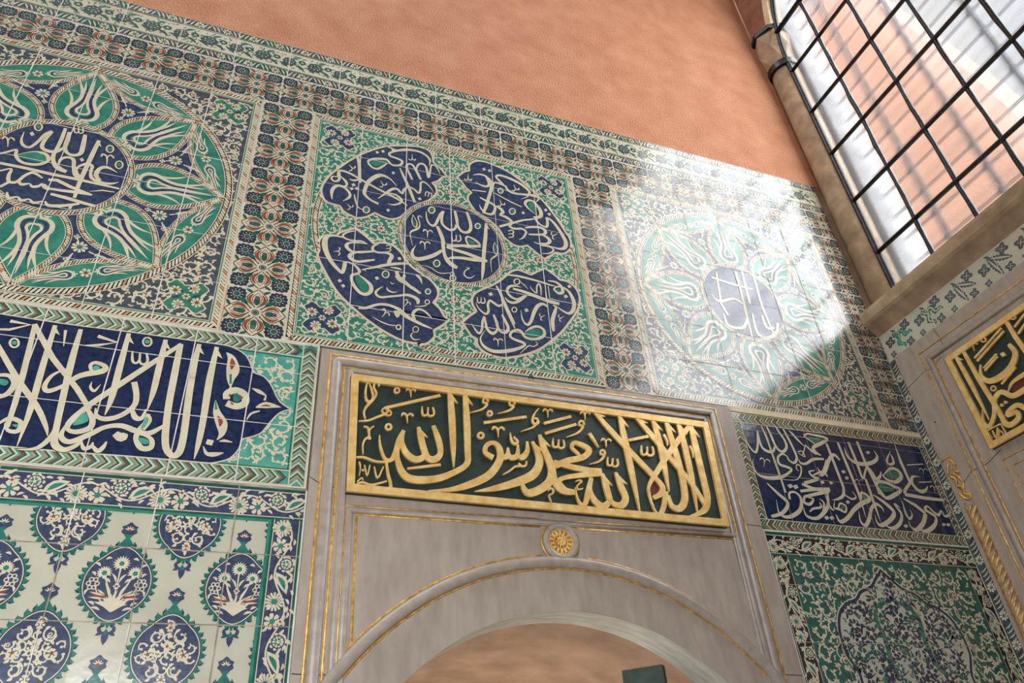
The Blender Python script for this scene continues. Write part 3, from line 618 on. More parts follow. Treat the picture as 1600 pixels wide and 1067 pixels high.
'p1c': '''s -2363,8507,8 -2356,8407,20 -2325,8350,28 -2276,8343,25 -2239,8426,27 -2212,8528,30 -2171,8590,29
s -2171,8578,25 -2196,8464,30 -2194,8374,33 -2145,8343,35 -2082,8356,33 -2043,8415,29
s -2047,8624,29 -2038,8533,38 -2032,8419,34 -1996,8363,30 -1947,8355,32 -1906,8395,37 -1910,8497,40 -1926,8633,30
s -2087,8662,26 -2082,8517,32 -2086,8400,30 -2091,8308,33 -2069,8227,34 -2022,8171,49 -1953,8144,33
s -2028,8207,15 -2028,8274,25 -1991,8314,27 -1940,8304,32 -1914,8212,31 -1887,8133,31 -1847,8092,29
sb -1808,8598,32 -1817,8437,38 -1826,8241,37 -1832,8043,34 -1827,7870,27
s -1824,8094,16 -1880,8157,28 -1888,8221,20 -1835,8283,30 -1788,8270,29 -1782,8200,25 -1755,8127,31 -1678,8100,32 -1606,8109,25 -1552,8147,5
s -1585,8251,3 -1673,8292,31 -1727,8257,34 -1735,8171,38 -1690,8120,25
s -2454,8200,19 -2404,8244,21 -2357,8283,21 -2346,8220,27 -2298,8161,29 -2230,8148,30 -2153,8174,31 -2113,8245,34 -2154,8303,31 -2237,8294,24 -2336,8229,8
l -2425,8096,30 -2235,8095,32 -2039,8084,34 -1842,8083,31 -1532,8069,20
l -2054,8015,32 -1993,8029,35 -1884,7984,34 -1712,7939,19
l -2071,7957,19 -2023,7919,27 -1934,7924,30 -1807,7939,34 -1715,7938,21
s -2400,8009,17 -2332,8057,17 -2329,7979,28 -2308,7913,29 -2258,7924,28 -2224,8008,25 -2175,8061,29 -2097,8020,17
s -2246,7948,11 -2222,7907,31 -2178,7928,20 -2162,7928,16 -2140,7906,29 -2101,7924,27 -2084,7958,16 -2062,7923,27 -2019,7905,24
l -1999,7864,28 -1884,7853,36 -1783,7836,36 -1659,7821,29
s -2014,7773,12 -1982,7737,34 -1893,7758,33 -1778,7815,24
s -2290,7796,14 -2262,7739,29 -2208,7765,17 -2175,7735,30 -2127,7764,15 -2088,7735,29 -2034,7767,16
s -2351,7838,26 -2300,7918,22
l -1737,7974,5 -1652,8013,16 -1559,8020,10
l -1828,7782,24 -1831,7740,23
l -2256,8617,14 -2254,8599,14 -2256,8582,14 -2261,8570,14 -2270,8562,13 -2281,8562,13 -2292,8569,14 -2301,8581,13 -2308,8598,14 -2310,8616,14 -2308,8633,14 -2303,8645,14 -2294,8653,14 -2283,8653,14 -2272,8646,14 -2263,8634,14 -2256,8617,14
l -1679,8532,14 -1677,8514,14 -1680,8498,14 -1686,8486,14 -1695,8479,14 -1706,8479,14 -1717,8485,14 -1725,8497,14 -1731,8513,14 -1733,8531,14 -1730,8547,14 -1724,8559,14 -1715,8566,14 -1704,8566,14 -1693,8560,14 -1684,8548,14 -1679,8532,14
l -1568,8361,14 -1566,8343,14 -1569,8327,14 -1576,8314,14 -1585,8307,14 -1597,8307,14 -1608,8314,14 -1617,8326,14 -1622,8343,14 -1624,8361,14 -1621,8377,14 -1614,8390,14 -1605,8397,14 -1593,8397,14 -1582,8390,14 -1573,8378,14 -1568,8361,14
P -2324,8509 -2306,8534 -2282,8503 -2300,8479
P -1898,8325 -1881,8347 -1859,8319 -1877,8298
s -2031,8712,8 -2021,8669,13 -2008,8636,14 -1991,8636,14 -1986,8666,12 -1998,8715,12
s -1986,8666,10 -1974,8640,13 -1958,8641,15 -1950,8663,14 -1959,8697,14 -1972,8725,10
s -2484,8371,11 -2483,8402,18 -2460,8397,15 -2442,8364,14 -2424,8293,6
s -2442,8361,7 -2440,8395,11 -2429,8410,15 -2410,8398,16 -2401,8380,7
s -1748,8404,13 -1744,8438,21 -1719,8433,17 -1700,8397,15 -1685,8316,6
s -1700,8393,8 -1696,8431,13 -1682,8447,17 -1660,8434,18 -1651,8414,8''',
'p1c_g': '''p -2329,8215 -2282,8270 -2206,8300 -2136,8259 -2133,8210 -2227,8184
P -2266,8613 -2265,8601 -2269,8590 -2276,8584 -2285,8584 -2293,8590 -2298,8601 -2299,8614 -2295,8625 -2288,8631 -2279,8631 -2271,8624
P -1688,8528 -1688,8516 -1692,8505 -1700,8499 -1709,8499 -1717,8505 -1722,8517 -1722,8529 -1718,8540 -1710,8546 -1701,8546 -1693,8540
P -1578,8358 -1578,8345 -1582,8334 -1590,8329 -1599,8329 -1607,8335 -1612,8346 -1612,8359 -1608,8369 -1600,8375 -1591,8375 -1583,8369''',
'navy': '''l -1770,6577,31 -1732,6175,40 -1715,5917,37 -1710,5732,29
l -1775,6576,36 -1588,6309,40 -1380,6084,39 -1263,5930,34
sb -1644,6592,29 -1632,6246,41 -1614,5881,39 -1616,5594,5
s -1952,6369,34 -1752,6105,40 -1584,5910,39 -1495,5772,30 -1463,5696,5
s -1475,6588,29 -1467,6316,45 -1449,6034,43 -1424,5731,41 -1403,5636,49 -1342,5605,38 -1280,5645,28 -1252,5691,13
s -1253,5673,13 -1227,5627,30 -1189,5649,26 -1186,5680,11
s -1179,5651,20 -1142,5618,34 -1115,5652,28 -1105,5696,11
l -1569,6562,22 -1547,6422,6
l -1927,6575,28 -1799,6566,24 -1911,6501,21 -1977,6491,16
l -1352,6549,29 -1219,6515,25 -1326,6472,22 -1417,6452,7
s -1479,6237,7 -1553,6171,23 -1579,6080,31 -1549,6038,36 -1472,6090,30 -1386,6191,42 -1255,6253,47 -1249,6296,36 -1312,6317,29 -1341,6288,26 -1319,6236,24
s -1300,6153,5 -1300,6109,18 -1268,6081,21 -1242,6139,5
sb -1155,6611,30 -1152,6313,46 -1148,6052,42 -1160,5898,7
s -1098,6458,11 -1089,6405,18 -1075,6363,19 -1049,6359,19 -1037,6392,16 -1046,6452,16
s -1037,6392,13 -1022,6359,18 -997,6356,21 -981,6379,18 -989,6421,18 -1004,6457,13
l -988,6563,14 -987,6548,14 -991,6534,14 -998,6524,14 -1009,6519,14 -1021,6520,14 -1032,6526,14 -1040,6538,14 -1046,6552,14 -1046,6568,14 -1043,6581,14 -1035,6592,14 -1024,6597,14 -1013,6596,14 -1001,6589,14 -993,6578,14 -988,6563,14
l -1825,6399,14 -1823,6385,14 -1825,6371,14 -1832,6362,14 -1841,6357,14 -1852,6358,14 -1863,6365,14 -1872,6376,14 -1878,6389,14 -1880,6404,14 -1877,6417,14 -1871,6427,14 -1862,6432,14 -1851,6431,14 -1840,6424,14 -1831,6413,14 -1825,6399,14
sb -895,6600,31 -894,6385,45 -892,6144,41 -902,5973,7
l -777,6580,31 -974,6342,42 -1128,6149,43 -1272,5967,43
s -1272,5967,41 -1357,5821,42 -1356,5759,30 -1300,5747,37 -1230,5787,40 -1229,5857,38 -1286,5939,27
s -1033,6194,41 -996,6087,40 -995,5993,37 -1065,5905,36 -1148,5868,38 -1208,5885,29 -1229,5947,9
s -1000,5966,26 -967,5905,41 -925,5904,30 -911,5979,14
s -1336,5900,5 -1381,5762,22 -1379,5694,36 -1319,5668,38 -1219,5738,39 -1135,5806,33 -1038,5828,38 -940,5799,43 -855,5790,41 -761,5873,21
s -1067,5764,45 -1019,5738,67 -1001,5772,34
s -888,5945,26 -898,5875,25 -922,5814,30 -928,5743,38 -883,5673,40 -824,5682,40 -831,5748,29 -906,5784,20
s -890,5939,21 -870,5892,30 -897,5817,25
s -785,6579,42 -779,6303,50 -768,5999,48 -737,5728,48 -681,5639,45 -634,5670,50 -630,5831,49 -650,6139,49 -659,6424,46
sb -654,6603,32 -659,6424,46 -648,6125,44
sb -524,6599,32 -530,6299,51 -520,5951,46 -521,5753,37 -529,5625,6
s -1871,6119,26 -1805,6123,31 -1760,6065,37 -1776,5985,37 -1822,5946,26
s -1766,5749,15 -1715,5798,30 -1642,5775,32 -1643,5710,33 -1699,5709,25 -1727,5760,17
s -1611,5576,5 -1501,5599,27 -1441,5693,34 -1434,5780,17''',
'navy_g': '''p -1311,6293 -1277,6280 -1296,6251 -1324,6259
P -999,6561 -1000,6551 -1005,6543 -1013,6539 -1022,6540 -1030,6546 -1034,6554 -1033,6564 -1028,6572 -1020,6576 -1011,6576 -1004,6570
P -1835,6397 -1835,6388 -1839,6381 -1847,6377 -1855,6378 -1863,6383 -1867,6391 -1868,6400 -1864,6408 -1856,6412 -1847,6411 -1840,6406
p -1296,5899 -1257,5866 -1260,5827 -1336,5795
p -898,5914 -878,5897 -890,5837 -915,5827
p -915,5751 -845,5738 -847,5705 -891,5709
p -1858,6089 -1803,6082 -1804,6045 -1847,6051
p -1688,5753 -1652,5758 -1660,5736''',
'navyfl': '''s -447,6559,7 -404,6513,58 -378,6412,97 -383,6323,57 -373,6251,10
s -373,6251,18 -365,6195,25
s -386,6142,50 -388,6192,56 -335,6228,56 -267,6203,56 -252,6127,56 -310,6090,55 -381,6108,55
s -463,6124,6 -436,6017,54 -389,5928,80 -377,5849,43 -402,5794,7
s -470,5772,42 -425,5765,43
s -485,5732,6 -454,5678,26 -400,5677,35 -343,5696,7
s -384,5783,6 -352,5793,22 -296,5787,6
s -216,6264,6 -164,6243,33 -108,6214,10
s -108,6214,10 -114,6170,18
s -169,6100,10 -98,6131,55 12,6128,5
s -222,5984,6 -196,6042,17 -137,6074,12''',
'navyred': '''s -401,6514,7 -389,6463,40 -390,6410,10
s -426,5991,6 -399,5947,32 -400,5907,10
s -372,6166,10 -364,6188,18
s -294,6184,10 -274,6166,18
s -354,6119,10 -334,6101,18
s -131,6119,6 -98,6127,15 -63,6126,6''',
'navytq': '''s -331,6200,25 -314,6160,63 -327,6130,25
s -389,6366,16 -377,6280,18
s -463,6124,6 -445,6043,20''',
'rnavy': '''s 4392,6439,5 4397,6345,20 4430,6270,26 4469,6247,30 4513,6319,30 4546,6418,30 4565,6501,22
s 4570,6502,15 4556,6395,30 4565,6309,33 4622,6272,39 4685,6282,30 4722,6335,31
s 4698,6564,26 4719,6464,34 4731,6368,34 4762,6304,34 4815,6294,36 4873,6353,36 4873,6426,33 4844,6495,33 4816,6566,26
s 4633,6558,22 4657,6408,32 4667,6226,33 4677,6050,33 4683,5893,31 4687,5845,29
s 4900,6560,27 4929,6457,33 4952,6346,33 4960,6243,33 4907,6180,32 4850,6203,27 4838,6245,24 4788,6265,27 4722,6217,30 4718,6146,35 4804,6123,35 4847,6102,30 4779,6049,31 4678,6003,39 4521,5985,37 4420,6007,30 4393,6081,21 4404,6151,13 4439,6192,3
s 4410,5978,4 4538,5963,11 4670,5980,11 4844,5989,13 4914,6028,20 4961,6094,22 4971,6150,24 4933,6163,20 4910,6116,18 4935,6095,12
l 4958,6561,7 4996,6523,30 5044,6454,32 5101,6388,16
l 5253,6430,18 5182,6483,27 5142,6512,27
l 5144,6518,27 5203,6542,27 5266,6538,31 5384,6531,36 5456,6512,31
s 5448,6503,33 5320,6438,45 5215,6383,41 5233,6330,40 5283,6304,17
l 5123,6398,21 5177,6347,39 5225,6308,26
s 4993,6310,16 5052,6325,19 5069,6263,17 5001,6295,14
s 5126,6407,18 5083,6337,18 5044,6280,14
s 4975,6237,9 4988,6187,29 5055,6188,32 5167,6248,35 5304,6265,30
s 4491,6165,12 4514,6189,20 4540,6180,16 4540,6150,15 4512,6090,6
s 4539,6148,7 4564,6174,12 4589,6182,16 4606,6169,17 4605,6153,7
P 4734,5925 4784,5946 4801,5913 4752,5893
P 4798,5924 4848,5945 4865,5911 4815,5891
l 5411,6455,36 5422,6238,40 5433,5966,39
s 5433,5966,36 5395,5881,38 5307,5832,29 5224,5817,6
l 5570,6485,36 5587,6191,42 5604,5940,41 5586,5661,11
s 5719,6508,37 5730,6293,43 5732,6094,33 5796,6170,29 5855,6232,34 5899,6159,38 5912,6104,38 5979,6140,36 6023,6202,15
s 6023,6152,14 6173,6252,34 6270,6235,47 6278,6164,49 6165,6097,46 6058,6115,38 6023,6166,24
s 5769,6092,35 5767,5976,40 5760,5821,39 5757,5625,9
l 5843,6529,37 5848,6273,41 5886,6019,40 5953,5889,30
s 5636,6437,10 5635,6337,36 5698,6276,46 5819,6264,51 5963,6302,46 6049,6372,37 6030,6451,8
s 5513,6275,36 5459,6331,43 5371,6265,45 5273,6137,48 5204,6076,34 5179,6081,23
s 6277,6468,8 6170,6352,32 6176,6299,35 6249,6325,37 6260,6396,30 6249,6428,10
l 6374,6571,10 6359,6339,48 6372,6108,44
s 6372,6108,37 6265,6022,41 6227,5971,41
l 6224,5965,43 6306,5960,46 6495,5947,46 6762,5947,37
s 6557,6192,6 6442,6183,35 6398,6100,44 6455,6024,51 6540,6035,39 6607,6092,12
s 5873,5934,23 5904,6063,38 6015,6079,43 6126,6041,41 6199,6011,38 6079,5944,50 5958,5900,44 5883,5955,28
s 5270,5829,7 5223,5736,22 5277,5728,33 5345,5701,29 5379,5764,27 5319,5788,27 5271,5730,20
s 5219,5667,17 5240,5596,41 5345,5638,46 5469,5736,47 5598,5812,52 5717,5863,48 5703,5913,34 5642,5928,34 5618,5860,23
s 5524,5731,9 5500,5620,28 5544,5580,42 5627,5660,47 5698,5765,41 5785,5821,41 5843,5787,30 5847,5737,7
s 5793,5921,19 5907,5844,48 5983,5753,51 5898,5666,50 5757,5598,47 5708,5624,29 5717,5711,7
s 5810,5594,18 5893,5576,43 6009,5639,43 6074,5735,37 6043,5814,35 6039,5845,30 6090,5808,12
s 6151,5885,14 6138,5750,37 6162,5696,32 6216,5741,23 6211,5799,12
l 6187,5915,24 6317,5852,50 6412,5772,47
s 6412,5772,50 6324,5663,53 6193,5581,48 6134,5613,27 6122,5670,7
s 6228,5587,21 6333,5580,48 6473,5653,45 6535,5740,38 6477,5785,43 6430,5820,40 6481,5856,29 6536,5797,33 6587,5770,38 6655,5823,24 6664,5766,34 6739,5782,31 6796,5855,10
l 6429,6318,18 6678,6356,18
l 6500,6126,17 6694,6150,18
s 5116,5916,49 5241,5919,33
s 5173,5881,13 5175,5751,28 5209,5705,22
s 5077,5812,15 5115,5776,28 5074,5684,32 5009,5636,26
P 5912,6415 5957,6434 5969,6406 5924,6387
P 5479,6150 5521,6167 5534,6141 5492,6124
P 5495,6083 5537,6100 5549,6074 5507,6057
P 6041,5619 6089,5636 6102,5608 6054,5591
P 6577,5673 6622,5689 6633,5663 6588,5647
P 6639,5675 6685,5691 6696,5664 6650,5649
P 5397,5817 5438,5833 5450,5807 5409,5792
P 5060,5629 5105,5646 5120,5617 5075,5600
P 5125,5634 5170,5651 5185,5622 5139,5605
P 5157,6003 5197,6019 5210,5994 5170,5978
P 5266,6009 5306,6025 5319,5999 5278,5983
s 6580,6271,11 6602,6294,18 6630,6290,15 6632,6266,14 6608,6214,6
s 6631,6264,7 6656,6289,12 6681,6300,15 6700,6292,16 6700,6278,7
s 6635,6077,11 6657,6099,18 6685,6096,15 6687,6072,13 6663,6021,6
s 6686,6070,7 6711,6094,11 6736,6104,15 6755,6096,16 6754,6083,7
s 5621,6054,9 5638,6073,15 5660,6070,12 5664,6050,11 5647,6007,5
s 5663,6048,6 5681,6069,9 5701,6077,12 5717,6071,13 5717,6060,6
s 5412,5887,20 5451,5865,27 5492,5849,27 5552,5874,23 5528,5933,11
s 4497,5924,18 4591,5826,39 4675,5737,42 4581,5633,41 4439,5586,34
s 4714,5780,35 4731,5844,29 4807,5857,29 4850,5792,39 4794,5675,45 4641,5596,41 4541,5622,24 4552,5766,9
l 4871,5876,33 5077,5916,40 5250,5932,41
s 5136,6123,15 5058,6098,26 5089,6049,34 5140,6028,34 4952,5968,40
l 4919,5956,33 5039,5917,44 5231,5910,41
l 5230,5906,37 5058,5864,40 4898,5821,32
s 4898,5821,29 4877,5762,36 4938,5748,36 5001,5806,25 4944,5817,18
s 5205,5894,26 5144,5736,40 4982,5613,39 4854,5623,31 4849,5711,9
s 5064,5778,18 5064,5729,29 4959,5704,28 4908,5668,18
s 5095,6067,19 5232,6116,34 5274,6068,27
s 5345,6251,47 5225,6097,45 5181,6163,9''',
'rnavy_g': '''p 5184,6503 5355,6504 5300,6456 5257,6440
p 6068,6170 6179,6236 6261,6190 6202,6135 6102,6127
p 5929,6053 6024,6042 6098,5996 5940,5971
P 5357,5747 5349,5736 5336,5728 5322,5724 5310,5726 5303,5733 5303,5742 5311,5753 5324,5761 5339,5765 5351,5764 5358,5757
p 5643,5903 5685,5901 5699,5877 5643,5862''',
'p3c': '''l 4641,8589,22 4577,8113,31 4629,7953,30
l 4933,8677,33 4900,8112,35 4873,7702,30
l 5030,8719,33 4993,8201,35
l 5190,8738,34 5159,8201,36 5195,7796,27
l 4550,8495,28 4835,8452,36 5099,8438,29
s 4983,8060,21 4963,7785,40 5073,7723,47 5242,7838,41 5308,7987,35
s 5112,8051,32 5124,7883,41 5230,7904,35
s 4571,7975,20 4589,7812,40 4780,7816,40 4891,7973,31
s 4481,8231,21 4553,8142,34 4769,8223,35 4887,8179,21''',
'rsign': '''sb -844,7224,34 -860,6876,47 -861,6434,9
l -945,7225,37 -957,6857,47 -985,6523,48 -991,6385,47
s -991,6404,44 -994,6318,54 -1042,6282,53 -1130,6304,49 -1144,6365,46 -1055,6378,43 -1079,6412,40 -1182,6419,49 -1238,6349,49
s -847,6563,9 -801,6452,25 -830,6375,38 -933,6456,41 -1008,6587,48 -1104,6617,48 -1181,6524,53 -1290,6515,56 -1370,6524,49
s -1164,6582,8 -1243,6640,30 -1400,6649,46
s -1043,6981,11 -996,6873,36 -1048,6776,56 -1187,6754,69 -1315,6791,61 -1406,6880,54 -1392,6997,34
l -1019,7076,22 -1407,7187,21
l -1028,7034,22 -1415,7144,21
l -1053,6929,20 -1238,6982,19
l -1052,6899,20 -1237,6953,19
l -1140,6684,20 -1344,6756,20
l -1521,7115,20 -1673,7174,20
l -1521,7033,20 -1639,7092,20
l -1479,7246,38 -1484,7018,44 -1503,6806,46
l -1212,7177,14 -1206,7170,14 -1198,7166,14 -1189,7166,14 -1180,7170,14 -1172,7177,14 -1168,7187,14 -1167,7197,15 -1170,7207,14 -1176,7214,15 -1184,7218,14 -1193,7217,14 -1203,7213,14 -1210,7206,14 -1214,7196,14 -1215,7186,14 -1212,7177,14
l -1069,6678,14 -1063,6671,14 -1055,6667,14 -1046,6667,14 -1037,6670,14 -1029,6677,14 -1025,6685,14 -1024,6695,14 -1026,6704,14 -1032,6711,14 -1040,6715,14 -1050,6715,14 -1059,6712,14 -1066,6705,14 -1071,6697,14 -1072,6687,14 -1069,6678,14
l -1576,7200,14 -1570,7193,14 -1562,7189,14 -1554,7189,14 -1545,7193,14 -1539,7200,14 -1535,7210,14 -1534,7220,14 -1537,7229,14 -1543,7236,14 -1551,7239,14 -1559,7239,14 -1568,7235,14 -1574,7228,14 -1578,7219,14 -1579,7209,14 -1576,7200,14
s -1018,7223,10 -1031,7240,17 -1054,7225,13 -1060,7197,12 -1051,7146,5
s -1060,7195,6 -1074,7213,10 -1092,7216,13 -1108,7199,14 -1110,7184,6
P -1273,6964 -1312,6957 -1317,6912 -1278,6920
P -1061,6488 -1055,6482 -1047,6480 -1038,6482 -1032,6489 -1029,6497 -1031,6506 -1037,6512 -1045,6514 -1054,6512 -1061,6505 -1063,6497
P -1107,6494 -1101,6488 -1093,6486 -1085,6488 -1078,6494 -1076,6503 -1078,6511 -1083,6518 -1092,6520 -1100,6517 -1107,6511 -1109,6503
l -764,6353,14 -948,6341,14 -954,6222,13
s -791,6328,14 -778,6283,12 -777,6237,9
s -840,6326,10 -844,6239,14 -903,6324,14
s -860,6221,12 -908,6289,13 -930,6216,8
P -812,6265 -810,6263 -806,6262 -803,6263 -800,6265 -799,6269 -800,6272 -802,6274 -805,6275 -809,6275 -812,6272 -813,6269''',
'rsignred': '''p -1197,6591 -1272,6622 -1416,6610 -1366,6517 -1229,6543''',
'out_tl': '''1405,9177* 1357,9252 1301,9314 1258,9351* 1245,9459 1202,9528 1095,9553 961,9521* 781,9458 647,9374 473,9214 333,9039 217,8863 173,8780 130,8656 119,8564 148,8467 206,8414 310,8405* 350,8344 401,8316 480,8287* 561,8318 609,8358 657,8406* 746,8371 829,8371 905,8416 955,8483* 1000,8550 1079,8637 1206,8748* 1275,8854 1293,8926 1269,8996 1242,9017* 1305,9066 1355,9141''',
'out_bl': '''155,7720 162,7808 149,7899 169,7969 218,8010 306,8022* 332,8070 400,8121 474,8167* 546,8119 609,8069 660,8017* 744,8051 831,8045 900,7997 945,7942* 990,7856 1071,7787 1171,7723* 1227,7681 1276,7613 1294,7539 1274,7466 1243,7421* 1304,7366 1346,7285 1394,7251* 1332,7172 1247,7098* 1252,7028 1199,6955 1146,6921 1077,6919 962,6925 847,6966 732,7027 605,7114 470,7228 345,7360 242,7536''',
'out_tr': '''1506,9203* 1558,9277 1604,9328 1648,9352* 1652,9442 1699,9510 1768,9554 1851,9566 1942,9549 2047,9521 2166,9465 2311,9354 2439,9229 2549,9090 2654,8911 2740,8731 2783,8637 2789,8563 2771,8484 2709,8404 2653,8376 2586,8376* 2513,8309 2441,8247* 2393,8279 2326,8334 2259,8393* 2185,8356 2106,8359 2039,8404 1992,8446* 1942,8551 1848,8645 1696,8733* 1650,8814 1618,8891 1624,8960 1661,9011* 1609,9053 1568,9120''',
'out_br': '''1993,7940* 2045,7998 2117,8037 2186,8028 2261,8006* 2345,8074 2429,8134* 2503,8086 2557,8046 2586,8014* 2661,8010 2735,7967 2780,7891 2790,7801 2764,7687 2715,7587 2629,7458 2530,7321 2414,7200 2283,7079 2125,6986 1981,6928 1879,6904 1744,6923 1672,6970 1638,7028 1640,7079* 1592,7099 1545,7170 1504,7246* 1563,7322 1648,7407* 1618,7463 1608,7522 1623,7588 1671,7654 1746,7711* 1828,7770 1912,7846''',
'out_navyo': '''-2168,6637* -1595,6624 -1166,6632 -500,6634* -408,6623 -293,6557 -221,6411* -141,6388 -74,6312 1,6181 100,6120* 12,6074 -58,5966 -112,5875 -232,5817* -239,5738 -291,5654 -370,5615 -420,5600* -949,5597 -1338,5587 -1855,5589*''',
}

XC = 3.42
# ------------------------------------------------------------------ room shell
s = Solid()
s.box((-5.0, .013, 5.345), (3.70, .3, 9.5), 'salmon'); s.box((-5.0, 0.0, 5.365), (3.46, .013, 9.5), 'salmon')
s.box((-5.0, .013, 0), (.14, .3, 5.345), 'plaster'); s.box((2.13, .013, 0), (3.43, .3, 5.345), 'plaster'); s.box((.14, .013, 2.95), (2.13, .3, 5.345), 'plaster')
s.box((3.43, .013, 4.2), (3.7, .3, 5.345), 'plaster')
tag(s.build('wall_front'), kind='structure')
s = Solid()
s.box((XC, -4.7, 0), (XC + .3, .3, 4.02), 'marble')
s.box((3.6, .02, 4.2), (3.72, .3, 9.5), 'stone'); s.box((3.6, -4.7, 4.2), (3.72, -2.85, 9.5), 'whitewash'); s.box((3.6, -2.85, 8.0), (3.72, .02, 9.5), 'whitewash')
tag(s.build('wall_right'), kind='structure')
s = Solid(); s.box((-5.2, -4.7, 0), (-5.0, .3, 9.5), 'whitewash'); tag(s.build('wall_left'), kind='structure')
s = Solid(); s.box((-5.2, -4.7, 2.7), (3.7, -4.5, 9.5), 'whitewash'); s.box((-5.2, -4.7, 0), (-3.6, -4.5, 2.7), 'whitewash'); s.box((-.4, -4.7, 0), (3.7, -4.5, 2.7), 'whitewash'); s.box((-3.6, -4.7, 0), (-.4, -4.5, .2), 'whitewash')  # low gap left for the added fill opening
tag(s.build('wall_back'), kind='structure')
s = Solid(); s.box((-5.2, -4.7, 9.5), (3.8, -2.05, 9.7), 'whitewash'); s.box((-5.2, -.45, 9.5), (3.8, .3, 9.7), 'whitewash'); s.box((-5.2, -2.05, 9.5), (-4.3, -.45, 9.7), 'whitewash'); s.box((1.1, -2.05, 9.5), (3.8, -.45, 9.7), 'whitewash'); tag(s.build('ceiling'), kind='structure')  # unseen hole cut in the ceiling for the added overhead fill
s = Solid(); s.box((-5.2, -4.7, -.2), (3.8, 3.0, 0), 'floor'); tag(s.build('floor'), kind='structure')
# the passage behind the doorway: low plastered vault, left wall coloured near black
s = Solid(); vs_ = []; n = 14
for i in range(n + 1):
    a = PI * i / n
    for y in (.30, 2.2): vs_.append((1.13 - 1.15 * math.cos(a), y, 1.95 + .62 * math.sin(a) * (1 if y < 1 else .8)))
s.faces(vs_, [(2 * i, 2 * i + 1, 2 * i + 3, 2 * i + 2) for i in range(n)], 'plaster', True)
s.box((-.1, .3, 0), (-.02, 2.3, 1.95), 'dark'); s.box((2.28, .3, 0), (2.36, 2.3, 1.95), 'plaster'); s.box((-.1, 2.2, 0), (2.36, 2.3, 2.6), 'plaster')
tag(s.build('wall_passage'), kind='structure')
# ------------------------------------------------------------------ medallion panels
def roundpts(c, r, n=96): return [(c[0] + r * math.cos(2 * PI * i / n), c[1] + r * math.sin(2 * PI * i / n)) for i in range(n + 1)]
def border_rope(pad, x0, z0, x1, z1, w_=.026, L=4, green='green'):
    i = w_ * .75
    pad.rect(x0, z0, x1, z1, 'cream', .3)
    pad.rope([(x0 + i, z0 + i), (x1 - i, z0 + i), (x1 - i, z1 - i), (x0 + i, z1 - i), (x0 + i, z0 + i)], w_, L)
def tulip(pad, tr, k=1.0, L=8):
    def st(pts, m_, LL):
        for sg in (-1, 1): pad.ribbon([(*tr(a * k, sg * b * k), w_ * k) for a, b, w_ in pts], m_, LL, 3)
    st([(.0, .003, .006), (.02, .005, .009), (.034, .012, .012)], 'cream', L)
    st([(.018, .014, .004), (.022, .030, .010), (.016, .044, .002)], 'cream', L)
    st([(.034, .004, .010), (.036, .034, .015), (.058, .056, .018), (.094, .058, .019), (.130, .040, .017), (.17, .028, .016), (.215, .030, .015), (.26, .046, .010), (.30, .064, .001)], 'cream', L)
    st([(.115, .054, .012), (.15, .058, .012), (.185, .070, .009), (.22, .092, .001)], 'cream', L)
    st([(.205, .026, .010), (.25, .026, .010), (.30, .034, .001)], 'cream', L)
    st([(.050, .003, .011), (.056, .030, .014), (.082, .042, .016), (.125, .026, .015), (.17, .014, .013), (.22, .014, .010), (.28, .022, .001)], 'navy', L + .6)
    st([(.070, .0, .010), (.074, .018, .012), (.094, .026, .011), (.125, .012, .011), (.17, .003, .010), (.23, .004, .010), (.33, .0, .001)], 'cream', L + 1)
